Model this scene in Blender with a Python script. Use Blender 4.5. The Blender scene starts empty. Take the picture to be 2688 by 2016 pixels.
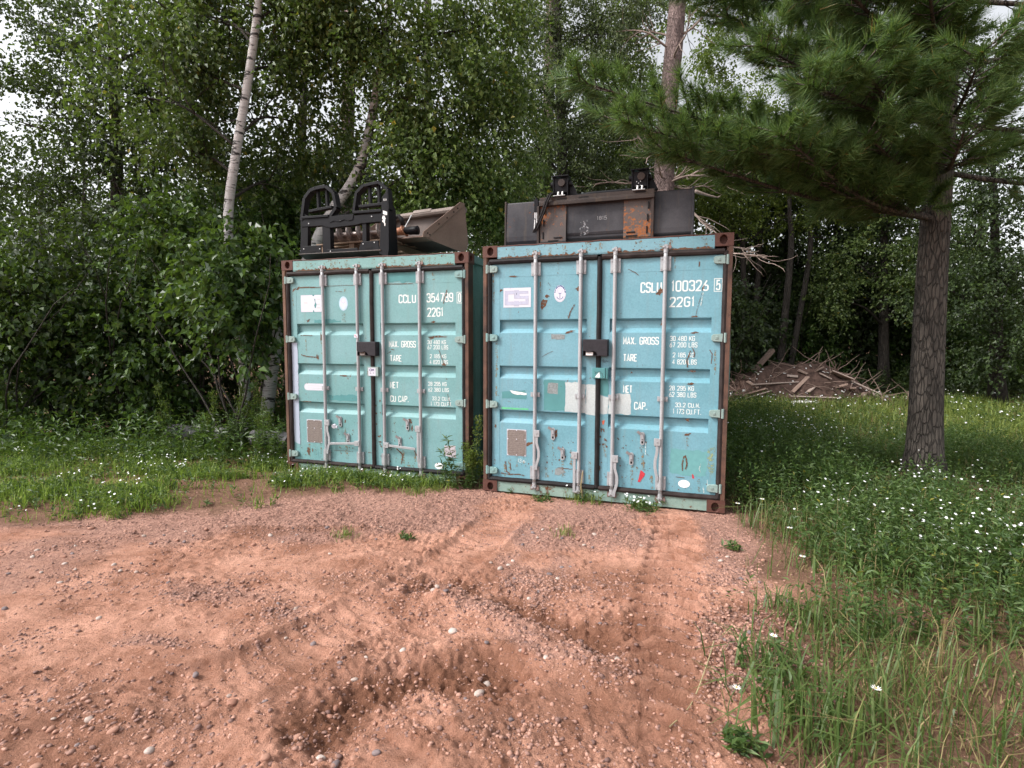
import bpy, math, random
import numpy as np
from mathutils import Vector, Matrix
R = math.radians
rnd = random.Random(7)
rng = np.random.default_rng(11)
scene = bpy.context.scene
COL = scene.collection

# ------------------------------------------------------------------ camera, sky, sun, exposure
CAM_H = 1.60
PITCH, ROLL = 0.0777, 0.0031
cam_d = bpy.data.cameras.new('camera'); cam_d.sensor_width = 36.0; cam_d.lens = 1424.5 / 2688 * 36
cam_d.clip_start = 0.05; cam_d.clip_end = 2000
cam = bpy.data.objects.new('camera', cam_d); COL.objects.link(cam)
cam.matrix_world = Matrix.Translation((0, 0, CAM_H)) @ Matrix.Rotation(math.pi / 2 - PITCH, 4, 'X') @ Matrix.Rotation(ROLL, 4, 'Z')
scene.camera = cam

SUN_EL, SUN_AZ = 45, 252           # azimuth from +Y clockwise: from the left, a little behind the camera
world = bpy.data.worlds.new('World'); scene.world = world; world.use_nodes = True
wn, wl = world.node_tree.nodes, world.node_tree.links
sky = wn.new('ShaderNodeTexSky'); sky.sky_type = 'NISHITA'; sky.sun_disc = False
sky.sun_elevation = R(SUN_EL); sky.sun_rotation = R(SUN_AZ)
sky.air_density = 1.0; sky.dust_density = 4.0; sky.ozone_density = 1.0
hs = wn.new('ShaderNodeHueSaturation'); hs.inputs['Saturation'].default_value = 0.16
wl.new(sky.outputs['Color'], hs.inputs['Color'])
wl.new(hs.outputs['Color'], wn['Background'].inputs['Color'])
wn['Background'].inputs['Strength'].default_value = 0.15

sun_d = bpy.data.lights.new('sun', 'SUN'); sun_d.energy = 1.5; sun_d.angle = R(11); sun_d.color = (1.0, 0.96, 0.9)
sun = bpy.data.objects.new('sun', sun_d); COL.objects.link(sun)
_sd = Vector((math.sin(R(SUN_AZ)) * math.cos(R(SUN_EL)), math.cos(R(SUN_AZ)) * math.cos(R(SUN_EL)), math.sin(R(SUN_EL))))
sun.rotation_euler = _sd.to_track_quat('Z', 'Y').to_euler(); sun.location = (-6, -8, 14)
scene.view_settings.view_transform = 'Standard'; scene.view_settings.look = 'None'
scene.view_settings.exposure = 0.97; scene.view_settings.gamma = 1.0
scene.view_settings.use_curve_mapping = False

def spot(px, py, y):
    """world point at depth y on the line of sight of a photograph pixel (used to read distances off the photo)"""
    X, U = (px - 1344) / 1424.5, -(py - 1008) / 1424.5
    d = Vector((X, math.cos(PITCH) + math.sin(PITCH) * U, -math.sin(PITCH) + math.cos(PITCH) * U))
    t = y / d.y
    return Vector((d.x * t, y, CAM_H + d.z * t))

# ------------------------------------------------------------------ object helpers
def link(o, parent=None):
    COL.objects.link(o)
    if parent: o.parent = parent
    return o
def tag(o, label=None, cat=None, group=None, kind=None):
    if label: o['label'] = label
    if cat: o['category'] = cat
    if group: o['group'] = group
    if kind: o['kind'] = kind
    return o
def thing(name, label, cat, loc=(0, 0, 0), rz=0.0, group=None):
    o = bpy.data.objects.new(name, None); o.empty_display_size = 0.1
    o.location = loc; o.rotation_euler = (0, 0, rz)
    return tag(link(o), label, cat, group)
def obj(name, mesh, parent=None, label=None, kind=None):
    o = bpy.data.objects.new(name, mesh); link(o, parent)
    return tag(o, label, None, None, kind)
def bevel(o, w=0.004, seg=2):
    m = o.modifiers.new('bevel', 'BEVEL'); m.width = w; m.segments = seg; m.limit_method = 'ANGLE'; m.angle_limit = R(40)
    return o
def dup(root, loc=None, rz=None, label=None, group=None, scale=None):
    r = root.copy(); COL.objects.link(r)
    if loc is not None: r.location = loc
    if rz is not None: r.rotation_euler = (0, 0, rz)
    if scale is not None: r.scale = scale
    if label: r['label'] = label
    if group: r['group'] = group
    for ch in root.children:
        c = ch.copy(); COL.objects.link(c); c.parent = r
        for g in ch.children:
            d = g.copy(); COL.objects.link(d); d.parent = c
    return r

class MB:
    def __init__(s): s.v = []; s.f = []; s.m = []
    def add(s, vs, fs, mi=0):
        b = len(s.v); s.v += [tuple(p) for p in vs]
        for f in fs: s.f.append(tuple(b + i for i in f)); s.m.append(mi)
    def box(s, a, b, mi=0, M=None):
        (x0, y0, z0), (x1, y1, z1) = a, b
        vs = [(x0, y0, z0), (x1, y0, z0), (x1, y1, z0), (x0, y1, z0), (x0, y0, z1), (x1, y0, z1), (x1, y1, z1), (x0, y1, z1)]
        if M is not None: vs = [M @ Vector(p) for p in vs]
        s.add(vs, [(0, 3, 2, 1), (4, 5, 6, 7), (0, 1, 5, 4), (1, 2, 6, 5), (2, 3, 7, 6), (3, 0, 4, 7)], mi)
    def prism(s, poly, y0, y1, mi=0, M=None, axis='y'):
        """poly in (x,z) extruded along y (or in (y,z) along x with axis='x')"""
        n = len(poly)
        if axis == 'y': A = [(p[0], y0, p[1]) for p in poly]; B = [(p[0], y1, p[1]) for p in poly]
        elif axis == 'x': A = [(y0, p[0], p[1]) for p in poly]; B = [(y1, p[0], p[1]) for p in poly]
        else: A = [(p[0], p[1], y0) for p in poly]; B = [(p[0], p[1], y1) for p in poly]
        vs = A + B
        if M is not None: vs = [M @ Vector(p) for p in vs]
        s.add(vs, [tuple(range(n)), tuple(range(2 * n - 1, n - 1, -1))] + [(i, i + n, (i + 1) % n + n, (i + 1) % n) for i in range(n)], mi)
    def bar(s, p, q, w, y0, y1, mi=0):
        """flat bar in the x-z plane from p to q, width w, between depths y0 and y1"""
        p, q = Vector(p), Vector(q); d = (q - p).normalized(); n = Vector((-d.y, d.x)) * w / 2
        s.prism([p - n, q - n, q + n, p + n], y0, y1, mi)
    def tube(s, pts, rad, n=8, mi=0, cap=True):
        pts = [Vector(p) for p in pts]
        if not hasattr(rad, '__len__'): rad = [rad] * len(pts)
        b = len(s.v); t0 = None; u = None
        for i, p in enumerate(pts):
            t = (pts[min(i + 1, len(pts) - 1)] - pts[max(i - 1, 0)]).normalized()
            if u is None: u = t.orthogonal().normalized()
            else: u = (u - t * u.dot(t)).normalized()
            w = t.cross(u)
            for k in range(n):
                a = 2 * math.pi * k / n
                s.v.append(tuple(p + (u * math.cos(a) + w * math.sin(a)) * rad[i]))
        for i in range(len(pts) - 1):
            for k in range(n):
                k2 = (k + 1) % n
                s.f.append((b + i * n + k, b + i * n + k2, b + (i + 1) * n + k2, b + (i + 1) * n + k)); s.m.append(mi)
        if cap:
            s.f.append(tuple(b + k for k in range(n - 1, -1, -1))); s.m.append(mi)
            e = b + (len(pts) - 1) * n
            s.f.append(tuple(e + k for k in range(n))); s.m.append(mi)
    def holed(s, o, u, v, w, h, c, r, depth, inward, mi=0, n=16):
        """rectangular face with an oval hole and its socket"""
        o, u, v, inward = Vector(o), Vector(u), Vector(v), Vector(inward)
        E, I, D = [], [], []
        for k in range(n):
            a = 2 * math.pi * (k + .5) / n
            ca, sa = math.cos(a), math.sin(a)
            ex, ey = c[0] + r[0] * ca, c[1] + r[1] * sa
            tx = ((w - c[0]) / ca if ca > 0 else -c[0] / ca) if abs(ca) > 1e-6 else 1e9
            ty = ((h - c[1]) / sa if sa > 0 else -c[1] / sa) if abs(sa) > 1e-6 else 1e9
            t = min(tx, ty)
            E.append(o + u * (c[0] + ca * t) + v * (c[1] + sa * t)); I.append(o + u * ex + v * ey); D.append(o + u * ex + v * ey + inward * depth)
        vs = E + I + D
        fs = []
        for k in range(n):
            k2 = (k + 1) % n
            fs += [(k, k2, n + k2, n + k), (n + k, n + k2, 2 * n + k2, 2 * n + k)]
        fs.append(tuple(range(2 * n, 3 * n)))
        # corners
        s.add(vs, fs, mi)
        cor = [o, o + u * w, o + u * w + v * h, o + v * h]
        for q in cor:
            best = sorted(range(n), key=lambda k: (E[k] - q).length)[:2]
            s.add([q, E[best[0]], E[best[1]]], [(0, 1, 2)], mi)
    def ribbon(s, pts, w, yoff, mi=0, closed=False):
        """flat mitred stroke in the x-z plane at depth yoff, facing -y"""
        P = [Vector(p) for p in pts]; n = len(P); L, Rr = [], []
        for i in range(n):
            if closed: a, c = P[(i - 1) % n], P[(i + 1) % n]
            else: a, c = P[max(i - 1, 0)], P[min(i + 1, n - 1)]
            d1 = (P[i] - a); d2 = (c - P[i])
            if d1.length < 1e-9: d1 = d2
            if d2.length < 1e-9: d2 = d1
            d1, d2 = d1.normalized(), d2.normalized(); t = d1 + d2
            if t.length < 1e-6: t = d1
            t.normalize(); nn = Vector((-t.y, t.x)); k = max(0.4, nn.dot(Vector((-d1.y, d1.x))))
            L.append(P[i] + nn * w / 2 / k); Rr.append(P[i] - nn * w / 2 / k)
        vs = [(p.x, yoff, p.y) for p in L] + [(p.x, yoff, p.y) for p in Rr]
        m = n if closed else n - 1
        s.add(vs, [(i, n + i, n + (i + 1) % n, (i + 1) % n) for i in range(m)], mi)
    def mesh(s, name, mats, smooth=False):
        me = bpy.data.meshes.new(name); me.from_pydata(s.v, [], s.f)
        if not isinstance(mats, (list, tuple)): mats = [mats]
        for m in mats: me.materials.append(m)
        if len(mats) > 1: me.polygons.foreach_set('material_index', s.m)
        me.update(); (me.shade_smooth if smooth else me.shade_flat)(); return me
    def build(s, name, mats, parent=None, smooth=False, label=None, kind=None):
        return obj(name, s.mesh(name, mats, smooth), parent, label, kind)

def tri_mesh(name, V, T, mat, smooth=False):
    me = bpy.data.meshes.new(name)
    V = np.ascontiguousarray(V, dtype=np.float32); T = np.ascontiguousarray(T, dtype=np.int32)
    me.vertices.add(len(V)); me.vertices.foreach_set('co', V.ravel())
    k = T.shape[1]
    me.loops.add(T.size); me.loops.foreach_set('vertex_index', T.ravel())
    me.polygons.add(len(T)); me.polygons.foreach_set('loop_start', np.arange(0, T.size, k, dtype=np.int32))
    me.polygons.foreach_set('loop_total', np.full(len(T), k, dtype=np.int32))
    me.materials.append(mat); me.update(calc_edges=True); (me.shade_smooth if smooth else me.shade_flat)(); return me

# ------------------------------------------------------------------ materials
def new_mat(name):
    m = bpy.data.materials.new(name); m.use_nodes = True
    nt = m.node_tree; return m, nt.nodes, nt.links, nt.nodes['Principled BSDF']
def N(nodes, t, **kw):
    n = nodes.new(t)
    for k, v in kw.items(): setattr(n, k, v)
    return n
def noise(nodes, links, vec, scale, detail=4, rough=.6, dist=0):
    n = nodes.new('ShaderNodeTexNoise'); n.inputs['Scale'].default_value = scale; n.inputs['Detail'].default_value = detail
    n.inputs['Roughness'].default_value = rough; n.inputs['Distortion'].default_value = dist
    if vec is not None: links.new(vec, n.inputs['Vector'])
    return n.outputs['Fac']
def ramp(nodes, links, fac, stops):
    r = nodes.new('ShaderNodeValToRGB'); e = r.color_ramp.elements
    while len(e) < len(stops): e.new(0.5)
    for el, (p, c) in zip(e, stops):
        el.position = p; el.color = c if len(c) == 4 else (*c, 1)
    links.new(fac, r.inputs['Fac']); return r.outputs['Color']
def mix(nodes, links, fac, a, b, mode='MIX'):
    m = nodes.new('ShaderNodeMix'); m.data_type = 'RGBA'; m.blend_type = mode
    for k, v in (('Factor', fac), ('A', a), ('B', b)):
        s = [i for i in m.inputs if i.name == k and (i.type == 'RGBA' or k == 'Factor')][0]
        if hasattr(v, 'is_output'): links.new(v, s)
        elif k == 'Factor': s.default_value = v
        else: s.default_value = (*v, 1)
    return [o for o in m.outputs if o.type == 'RGBA'][0]
def math_(nodes, links, op, a, b=0.0):
    m = nodes.new('ShaderNodeMath'); m.operation = op; m.use_clamp = False
    for i, v in ((0, a), (1, b)):
        if hasattr(v, 'is_output'): links.new(v, m.inputs[i])
        else: m.inputs[i].default_value = v
    return m.outputs[0]
def mapping(nodes, links, vec, scale):
    m = nodes.new('ShaderNodeMapping'); m.inputs['Scale'].default_value = scale; links.new(vec, m.inputs['Vector']); return m.outputs['Vector']
def bump(nodes, links, h, strength, dist, bsdf):
    b = nodes.new('ShaderNodeBump'); b.inputs['Strength'].default_value = strength; b.inputs['Distance'].default_value = dist
    links.new(h, b.inputs['Height']); links.new(b.outputs['Normal'], bsdf.inputs['Normal'])
BW = ((0, 0, 0), (1, 1, 1))

def worn(name, c1, c2, rust=0.5, rough=0.5, metal=0.0, rust_dark=(.06, .022, .012), rust_lit=(.20, .075, .03), scale=1.0, streak=True, bmp=.15, spec=.5):
    """painted or bare steel with blotches, fine rust specks, runs and grime"""
    m, n, l, b = new_mat(name)
    tc = n.new('ShaderNodeTexCoord').outputs['Object']
    big = noise(n, l, tc, 1.7 * scale, 5, .6)
    col = mix(n, l, ramp(n, l, big, ((.35, (0, 0, 0)), (.65, (1, 1, 1)))), c1, c2)
    fine = noise(n, l, tc, 60 * scale, 3, .7)
    col = mix(n, l, .35, col, ramp(n, l, fine, ((.3, (.35, .35, .35)), (.7, (.68, .68, .68)))), 'OVERLAY')
    if streak:
        sv = mapping(n, l, tc, (16 * scale, 16 * scale, 1.1 * scale))
        st = ramp(n, l, noise(n, l, sv, 1.0, 5, .7), ((.55, (0, 0, 0)), (.78, (1, 1, 1))))
        stf = math_(n, l, 'MULTIPLY', st, .52)
        col = mix(n, l, stf, col, tuple(.55 * x + .45 * y for x, y in zip(c1, (.26, .17, .09))))
    speck = noise(n, l, tc, 26 * scale, 7, .68, .3)
    patch = noise(n, l, tc, 2.3 * scale, 4, .65)
    mask = math_(n, l, 'ADD', math_(n, l, 'MULTIPLY', speck, .6), math_(n, l, 'MULTIPLY', patch, .4))
    lo = .70 - .25 * rust
    mask = ramp(n, l, mask, ((lo, (0, 0, 0)), (lo + .05, (1, 1, 1))))
    rc = mix(n, l, noise(n, l, tc, 35 * scale, 5), rust_dark, rust_lit)
    col = mix(n, l, mask, col, rc)
    l.new(col, b.inputs['Base Color'])
    rr = math_(n, l, 'ADD', math_(n, l, 'MULTIPLY', mask, .35), rough)
    l.new(rr, b.inputs['Roughness'])
    if metal: b.inputs['Metallic'].default_value = metal
    b.inputs['Specular IOR Level'].default_value = spec
    if bmp: bump(n, l, math_(n, l, 'ADD', noise(n, l, tc, 8 * scale, 5), math_(n, l, 'MULTIPLY', mask, .4)), bmp, .004, b)
    return m
def plain(name, c, rough=.6, metal=0.0, var=.25, scale=12, bmp=0.0, spec=.3):
    m, n, l, b = new_mat(name)
    tc = n.new('ShaderNodeTexCoord').outputs['Object']
    f = noise(n, l, tc, scale, 6, .65)
    lo = tuple(x * (1 - var) for x in c); hi = tuple(min(1, x * (1 + var)) for x in c)
    l.new(ramp(n, l, f, ((.3, lo), (.7, hi))), b.inputs['Base Color'])
    b.inputs['Roughness'].default_value = rough; b.inputs['Metallic'].default_value = metal; b.inputs['Specular IOR Level'].default_value = spec
    if bmp: bump(n, l, f, bmp, .01, b)
    return m
def leafy(name, dark, mid, light, trans=.25, rough=.42, yellow=None):
    m, n, l, b = new_mat(name)
    g = n.new('ShaderNodeNewGeometry')
    stops = [(0, dark), (.45, mid), (.93, light)]
    if yellow: stops += [(.988, light), (.994, yellow)]
    c = ramp(n, l, g.outputs['Random Per Island'], stops)
    tc = n.new('ShaderNodeTexCoord').outputs['Object']
    c = mix(n, l, .5, c, ramp(n, l, noise(n, l, tc, .9, 3), ((.3, (.36, .36, .36)), (.7, (.64, .64, .64)))), 'OVERLAY')
    l.new(c, b.inputs['Base Color']); b.inputs['Roughness'].default_value = rough
    b.inputs['Specular IOR Level'].default_value = .4
    t = n.new('ShaderNodeBsdfTranslucent'); l.new(mix(n, l, .5, c, (.25, .40, .04)), t.inputs['Color'])
    s = n.new('ShaderNodeMixShader'); s.inputs['Fac'].default_value = trans
    l.new(b.outputs[0], s.inputs[1]); l.new(t.outputs[0], s.inputs[2])
    l.new(s.outputs[0], n['Material Output'].inputs['Surface'])
    return m

M = {}
M['paint_left'] = worn('faded_sea_green_paint', (.140, .305, .310), (.182, .345, .365), .36, .5)
M['paint_right'] = worn('faded_teal_paint', (.126, .296, .356), (.166, .342, .416), .33, .48)
M['header_left'] = worn('header_paint_sea_green', (.15, .305, .295), (.19, .34, .335), .50, .5)
M['header_right'] = worn('header_paint_teal', (.14, .295, .35), (.18, .335, .40), .46, .5)
M['sill'] = worn('sill_paint', (.17, .27, .24), (.24, .33, .29), .60, .65)
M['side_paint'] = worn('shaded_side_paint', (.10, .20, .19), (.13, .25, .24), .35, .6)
M['post_rust'] = worn('rusty_corner_post', (.032, .018, .015), (.150, .070, .045), .55, .75, rust_dark=(.035, .018, .014), rust_lit=(.27, .135, .08), scale=2.2, bmp=.4)
M['post_left'] = worn('rusty_post_with_paint', (.060, .028, .019), (.18, .095, .06), .52, .75, rust_dark=(.05, .02, .013), rust_lit=(.27, .15, .09), bmp=.4)
M['casting'] = worn('rusted_casting', (.075, .025, .018), (.11, .042, .028), .5, .72, rust_dark=(.035, .013, .01), rust_lit=(.19, .075, .05), streak=False, bmp=.5)
M['galv'] = worn('dull_galvanised_steel', (.32, .325, .345), (.41, .412, .43), .12, .5, .25, streak=True, bmp=.1)
M['galv_dark'] = worn('dark_galvanised_steel', (.20, .18, .18), (.30, .27, .27), .25, .55, .3)
M['keeper'] = worn('rusty_keeper', (.16, .07, .05), (.30, .24, .23), .6, .65, .2)
M['rubber'] = plain('black_rubber', (.020, .018, .019), .6, 0, .4, 20, .1, .15)
M['rubber_brown'] = plain('weathered_rubber', (.034, .026, .025), .7, 0, .5, 9, .15, .15)
M['lock_black'] = plain('black_lock_box_steel', (.030, .027, .032), .55, 0, .25, 30, .05, .2)
M['hinge'] = worn('hinge_paint', (.18, .28, .265), (.28, .345, .325), .46, .6)
M['hinge_teal'] = worn('hinge_teal', (.15, .28, .28), (.21, .33, .32), .40, .55)
M['white_paint'] = worn('white_overpaint', (.43, .475, .485), (.52, .55, .54), .28, .6)
M['lilac_paint'] = plain('pale_lilac_overpaint', (.40, .45, .55), .6, 0, .06, 5)
M['letter'] = plain('white_lettering', (.70, .74, .73), .5, 0, .06, 40)
M['sticker'] = plain('white_sticker', (.62, .61, .68), .45, 0, .04, 8)
M['sticker_mark'] = plain('faded_lilac_print', (.44, .45, .57), .5, 0, .1, 30)
M['sticker_edge'] = plain('faded_grey_print', (.40, .41, .50), .5, 0, .1, 30)
M['blue_print'] = plain('blue_print', (.06, .10, .25), .5, 0, .1, 30)
M['pale_blue'] = plain('pale_blue_print', (.45, .62, .74), .5, 0, .08, 30)
M['oval_white'] = plain('white_oval_plate', (.84, .85, .85), .4, 0, .03, 10)
M['grey_print'] = plain('grey_print', (.55, .56, .58), .5, 0, .05, 10)
M['placard'] = plain('grey_brown_data_plate', (.20, .165, .15), .6, .1, .3, 70)
M['placard_mark'] = plain('faint_plate_text', (.25, .21, .195), .6, .1, .2, 70)
M['green_touch'] = plain('dark_green_touch_up', (.085, .245, .255), .55, 0, .1, 6)
M['mint_touch'] = plain('mint_touch_up', (.14, .335, .345), .55, 0, .08, 25)
M['green_tape'] = plain('green_tape', (.12, .50, .24), .5, 0, .1, 30)
M['red_mark'] = plain('red_paint_mark', (.50, .045, .06), .55, 0, .2, 40)
M['orange_mark'] = plain('orange_paint_mark', (.60, .13, .07), .55, 0, .15, 40)
M['ink'] = plain('black_ink', (.03, .035, .05), .6, 0, .1, 10)
M['purple_ink'] = plain('purple_ink', (.13, .09, .20), .6, 0, .1, 10)
M['paper'] = plain('white_paper_scrap', (.78, .77, .76), .8, 0, .05, 20)
M['grey_residue'] = plain('grey_sticker_residue', (.22, .245, .25), .7, 0, .3, 60)
M['pinkish_patch'] = plain('pinkish_primer', (.46, .41, .44), .7, 0, .35, 35)
M['black_steel'] = worn('black_painted_steel', (.006, .006, .008), (.012, .012, .015), .20, .48, .0, streak=False, bmp=.05, spec=.14)
M['grapple_steel'] = worn('scuffed_dark_steel', (.020, .0205, .026), (.070, .066, .072), .38, .42, .15, scale=1.2, bmp=.06, spec=.22)
M['grapple_edge'] = worn('dark_brown_steel', (.028, .022, .021), (.060, .043, .038), .46, .55, .1, spec=.2)
M['mount_rust'] = worn('orange_rusted_plate', (.055, .045, .045), (.095, .070, .062), .68, .6, .2, rust_dark=(.13, .045, .02), rust_lit=(.46, .17, .06), scale=1.3)
M['bucket_rust'] = worn('dusty_rusted_bucket', (.165, .105, .082), (.245, .165, .132), .42, .7, .1, rust_dark=(.16, .075, .045), rust_lit=(.35, .19, .12), bmp=.15)
M['bucket_in'] = worn('dark_bucket_inside', (.085, .065, .06), (.14, .11, .10), .45, .7, .1)
M['lip'] = worn('weathered_bucket_lip', (.15, .118, .105), (.22, .178, .16), .34, .7, .1)
M['auger'] = worn('worn_auger_steel', (.19, .15, .14), (.40, .34, .32), .42, .4, .4, rust_dark=(.12, .045, .025), rust_lit=(.40, .19, .11))
M['orange_rust'] = worn('bright_rust', (.30, .105, .05), (.42, .20, .12), .45, .6, .2)
M['bolt'] = plain('steel_bolts', (.6, .58, .58), .35, .6, .15, 30)
M['chalk'] = plain('chalk_mark', (.36, .35, .36), .9, 0, .2, 50)
M['hole_black'] = plain('dark_slot', (.008, .007, .008), .8, 0, .1, 10)  # near-black colour standing for the darkness inside slots and holes

# rust stain with ragged, part-transparent edge
def stain_mat(name, a, b_, cut, rough=.85):
    m, n, l, b = new_mat(name)
    tc = n.new('ShaderNodeTexCoord').outputs['Object']
    l.new(mix(n, l, noise(n, l, tc, 45, 6), a, b_), b.inputs['Base Color']); b.inputs['Roughness'].default_value = rough
    al = ramp(n, l, noise(n, l, tc, 55, 6, .7), ((cut, (0, 0, 0)), (cut + .12, (1, 1, 1))))
    l.new(al, b.inputs['Alpha']); return m
M['stain'] = stain_mat('rust_stain', (.055, .024, .014), (.19, .085, .04), .36)
M['stain_run'] = stain_mat('rust_run', (.30, .22, .11), (.20, .13, .06), .50)
M['scratch_white'] = stain_mat('pale_scratch', (.62, .70, .70), (.5, .58, .56), .40)
M['label_scrap'] = stain_mat('peeled_label', (.33, .33, .35), (.24, .235, .25), .50)
M['moss'] = stain_mat('yellow_green_grime', (.33, .36, .16), (.28, .36, .22), .47)

def wood_mat(name, c1, c2, grain=(4, 60, 60)):
    m, n, l, b = new_mat(name)
    tc = n.new('ShaderNodeTexCoord').outputs['Object']
    f = noise(n, l, mapping(n, l, tc, grain), 1.0, 6, .7, .5)
    c = mix(n, l, ramp(n, l, f, ((.3, (0, 0, 0)), (.7, (1, 1, 1)))), c1, c2)
    oi = n.new('ShaderNodeObjectInfo')
    c = mix(n, l, .45, c, ramp(n, l, oi.outputs['Random'], ((0, (.33, .33, .33)), (1, (.68, .66, .64)))), 'OVERLAY')
    l.new(c, b.inputs['Base Color']); b.inputs['Roughness'].default_value = .85
    bump(n, l, f, .3, .004, b); return m
M['wood'] = wood_mat('weathered_pallet_wood', (.20, .125, .085), (.33, .235, .17))
M['board'] = wood_mat('demolition_board', (.19, .125, .10), (.36, .26, .215))
M['board_pale'] = wood_mat('pale_board', (.34, .255, .22), (.48, .39, .345))
M['log_grey'] = wood_mat('weathered_grey_log', (.085, .082, .088), (.185, .178, .188), (2, 30, 30))
M['dead_wood'] = wood_mat('bleached_dead_wood', (.20, .145, .125), (.34, .265, .23), (20, 20, 20))

def birch_mat():
    m, n, l, b = new_mat('birch_bark')
    tc = n.new('ShaderNodeTexCoord').outputs['Object']
    f1 = noise(n, l, mapping(n, l, tc, (2.2, 2.2, 9)), 1.6, 5, .62, .3)
    f2 = noise(n, l, mapping(n, l, tc, (7, 7, 60)), 1.0, 3, .6)
    pat = ramp(n, l, f1, ((.545, (0, 0, 0)), (.585, (1, 1, 1))))
    len_ = ramp(n, l, f2, ((.58, (0, 0, 0)), (.63, (1, 1, 1))))
    base = mix(n, l, noise(n, l, tc, 5, 5), (.37, .35, .345), (.61, .585, .575))
    c = mix(n, l, math_(n, l, 'MULTIPLY', len_, .7), base, (.16, .13, .12))
    c = mix(n, l, pat, c, (.035, .030, .028))
    l.new(c, b.inputs['Base Color']); b.inputs['Roughness'].default_value = .75
    bump(n, l, f1, .3, .02, b); return m
M['birch'] = birch_mat()
def bark_mat(name, c1, c2, s=(14, 14, 2.4)):
    m, n, l, b = new_mat(name)
    tc = n.new('ShaderNodeTexCoord').outputs['Object']
    f = noise(n, l, mapping(n, l, tc, s), 1.0, 7, .7, .6)
    vo = n.new('ShaderNodeTexVoronoi'); vo.feature = 'DISTANCE_TO_EDGE'; vo.inputs['Scale'].default_value = 1.0
    nz_ = n.new('ShaderNodeTexNoise'); nz_.inputs['Scale'].default_value = 9; nz_.inputs['Detail'].default_value = 5; l.new(tc, nz_.inputs['Vector']); wv = mix(n, l, .55, mapping(n, l, tc, (s[0] * 3.0, s[1] * 3.0, s[2] * 2.6)), nz_.outputs['Color'], 'ADD'); l.new(wv, vo.inputs['Vector'])
    plate = ramp(n, l, vo.outputs['Distance'], ((.0, (0, 0, 0)), (.12, (1, 1, 1))))
    col = mix(n, l, ramp(n, l, f, ((.35, (0, 0, 0)), (.62, (1, 1, 1)))), c1, c2)
    col = mix(n, l, math_(n, l, 'MULTIPLY', math_(n, l, 'SUBTRACT', 1.0, plate), .6), col, tuple(.7 * q for q in c1)); l.new(col, b.inputs['Base Color'])
    b.inputs['Roughness'].default_value = .9; bump(n, l, math_(n, l, 'ADD', f, plate), .9, .03, b); return m
M['bark'] = bark_mat('dark_bark', (.028, .022, .018), (.070, .058, .049))
M['pink_bark'] = bark_mat('pinkish_pine_bark', (.095, .062, .058), (.30, .215, .20), (11, 11, 4.0))
M['pine_bark'] = bark_mat('grey_pine_bark', (.035, .028, .024), (.15, .125, .105), (10, 10, 2.6))

M['leaf_birch'] = leafy('birch_leaves', (.026, .046, .013), (.060, .096, .025), (.135, .180, .055), .26, yellow=(.30, .24, .03))
M['leaf_birch_fresh'] = leafy('fresh_birch_leaves', (.030, .054, .014), (.080, .125, .028), (.180, .235, .070), .32, yellow=(.36, .27, .03))
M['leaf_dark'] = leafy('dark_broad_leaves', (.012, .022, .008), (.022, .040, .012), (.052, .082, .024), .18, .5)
M['leaf_grey'] = leafy('dull_fine_leaves', (.022, .034, .014), (.046, .066, .024), (.105, .130, .050), .18, .55)
M['leaf_yellow'] = leafy('yellow_green_leaves', (.050, .080, .014), (.090, .130, .020), (.145, .185, .03), .35, .5)
M['leaf_shrub'] = leafy('understorey_leaves', (.018, .042, .011), (.034, .074, .015), (.080, .140, .028), .22, .4)
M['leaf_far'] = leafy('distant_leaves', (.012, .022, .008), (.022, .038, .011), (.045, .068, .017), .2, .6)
M['needle'] = leafy('pine_needles', (.032, .072, .026), (.072, .138, .044), (.185, .265, .095), .3, .42, yellow=(.30, .15, .05))
M['grass'] = leafy('grass_blades', (.085, .125, .024), (.15, .20, .040), (.23, .275, .070), .3, .5, yellow=(.40, .33, .15))
M['grass_bright'] = leafy('bright_grass', (.12, .19, .028), (.20, .29, .045), (.29, .37, .085), .35, .5, yellow=(.38, .32, .14))
M['grass_dark'] = leafy('long_grass', (.050, .090, .024), (.085, .135, .036), (.14, .18, .06), .28, .45, yellow=(.40, .30, .15))
M['dry_grass'] = leafy('dry_grass', (.16, .12, .055), (.24, .18, .08), (.33, .26, .13), .2, .7)
M['weed'] = leafy('weed_leaves', (.030, .062, .016), (.052, .100, .024), (.10, .155, .042), .28, .5, yellow=(.28, .25, .04))
M['petal'] = plain('white_petals', (.80, .80, .80), .6, 0, .05, 60)
M['flower_eye'] = plain('yellow_flower_centre', (.55, .42, .06), .7, 0, .1, 30)
M['stem'] = plain('green_stem', (.085, .11, .04), .7, 0, .2, 20)
M['straw'] = plain('straw_stem', (.33, .27, .15), .7, 0, .2, 20)

# ------------------------------------------------------------------ ground
class VN:   # lattice value noise, tileable enough for one yard
    def __init__(s, seed): s.t = np.random.default_rng(seed).random((256, 256))
    def __call__(s, x, y):
        xi, yi = np.floor(x).astype(int), np.floor(y).astype(int); fx, fy = x - xi, y - yi
        fx = fx * fx * (3 - 2 * fx); fy = fy * fy * (3 - 2 * fy)
        g = lambda a, b: s.t[a & 255, b & 255]
        return ((g(xi, yi) * (1 - fx) + g(xi + 1, yi) * fx) * (1 - fy) + (g(xi, yi + 1) * (1 - fx) + g(xi + 1, yi + 1) * fx) * fy) * 2 - 1
VNS = [VN(i) for i in range(12)]
def fbm(x, y, sc, k=0, oct=4, g=.5):
    o = np.zeros_like(x, dtype=float); a = 1.0
    for i in range(oct):
        o += a * VNS[(k + i) % 12](x * sc + 13.7 * i + k * 5.1, y * sc - 7.3 * i + k * 3.3); sc *= 2.03; a *= g
    return o
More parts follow.
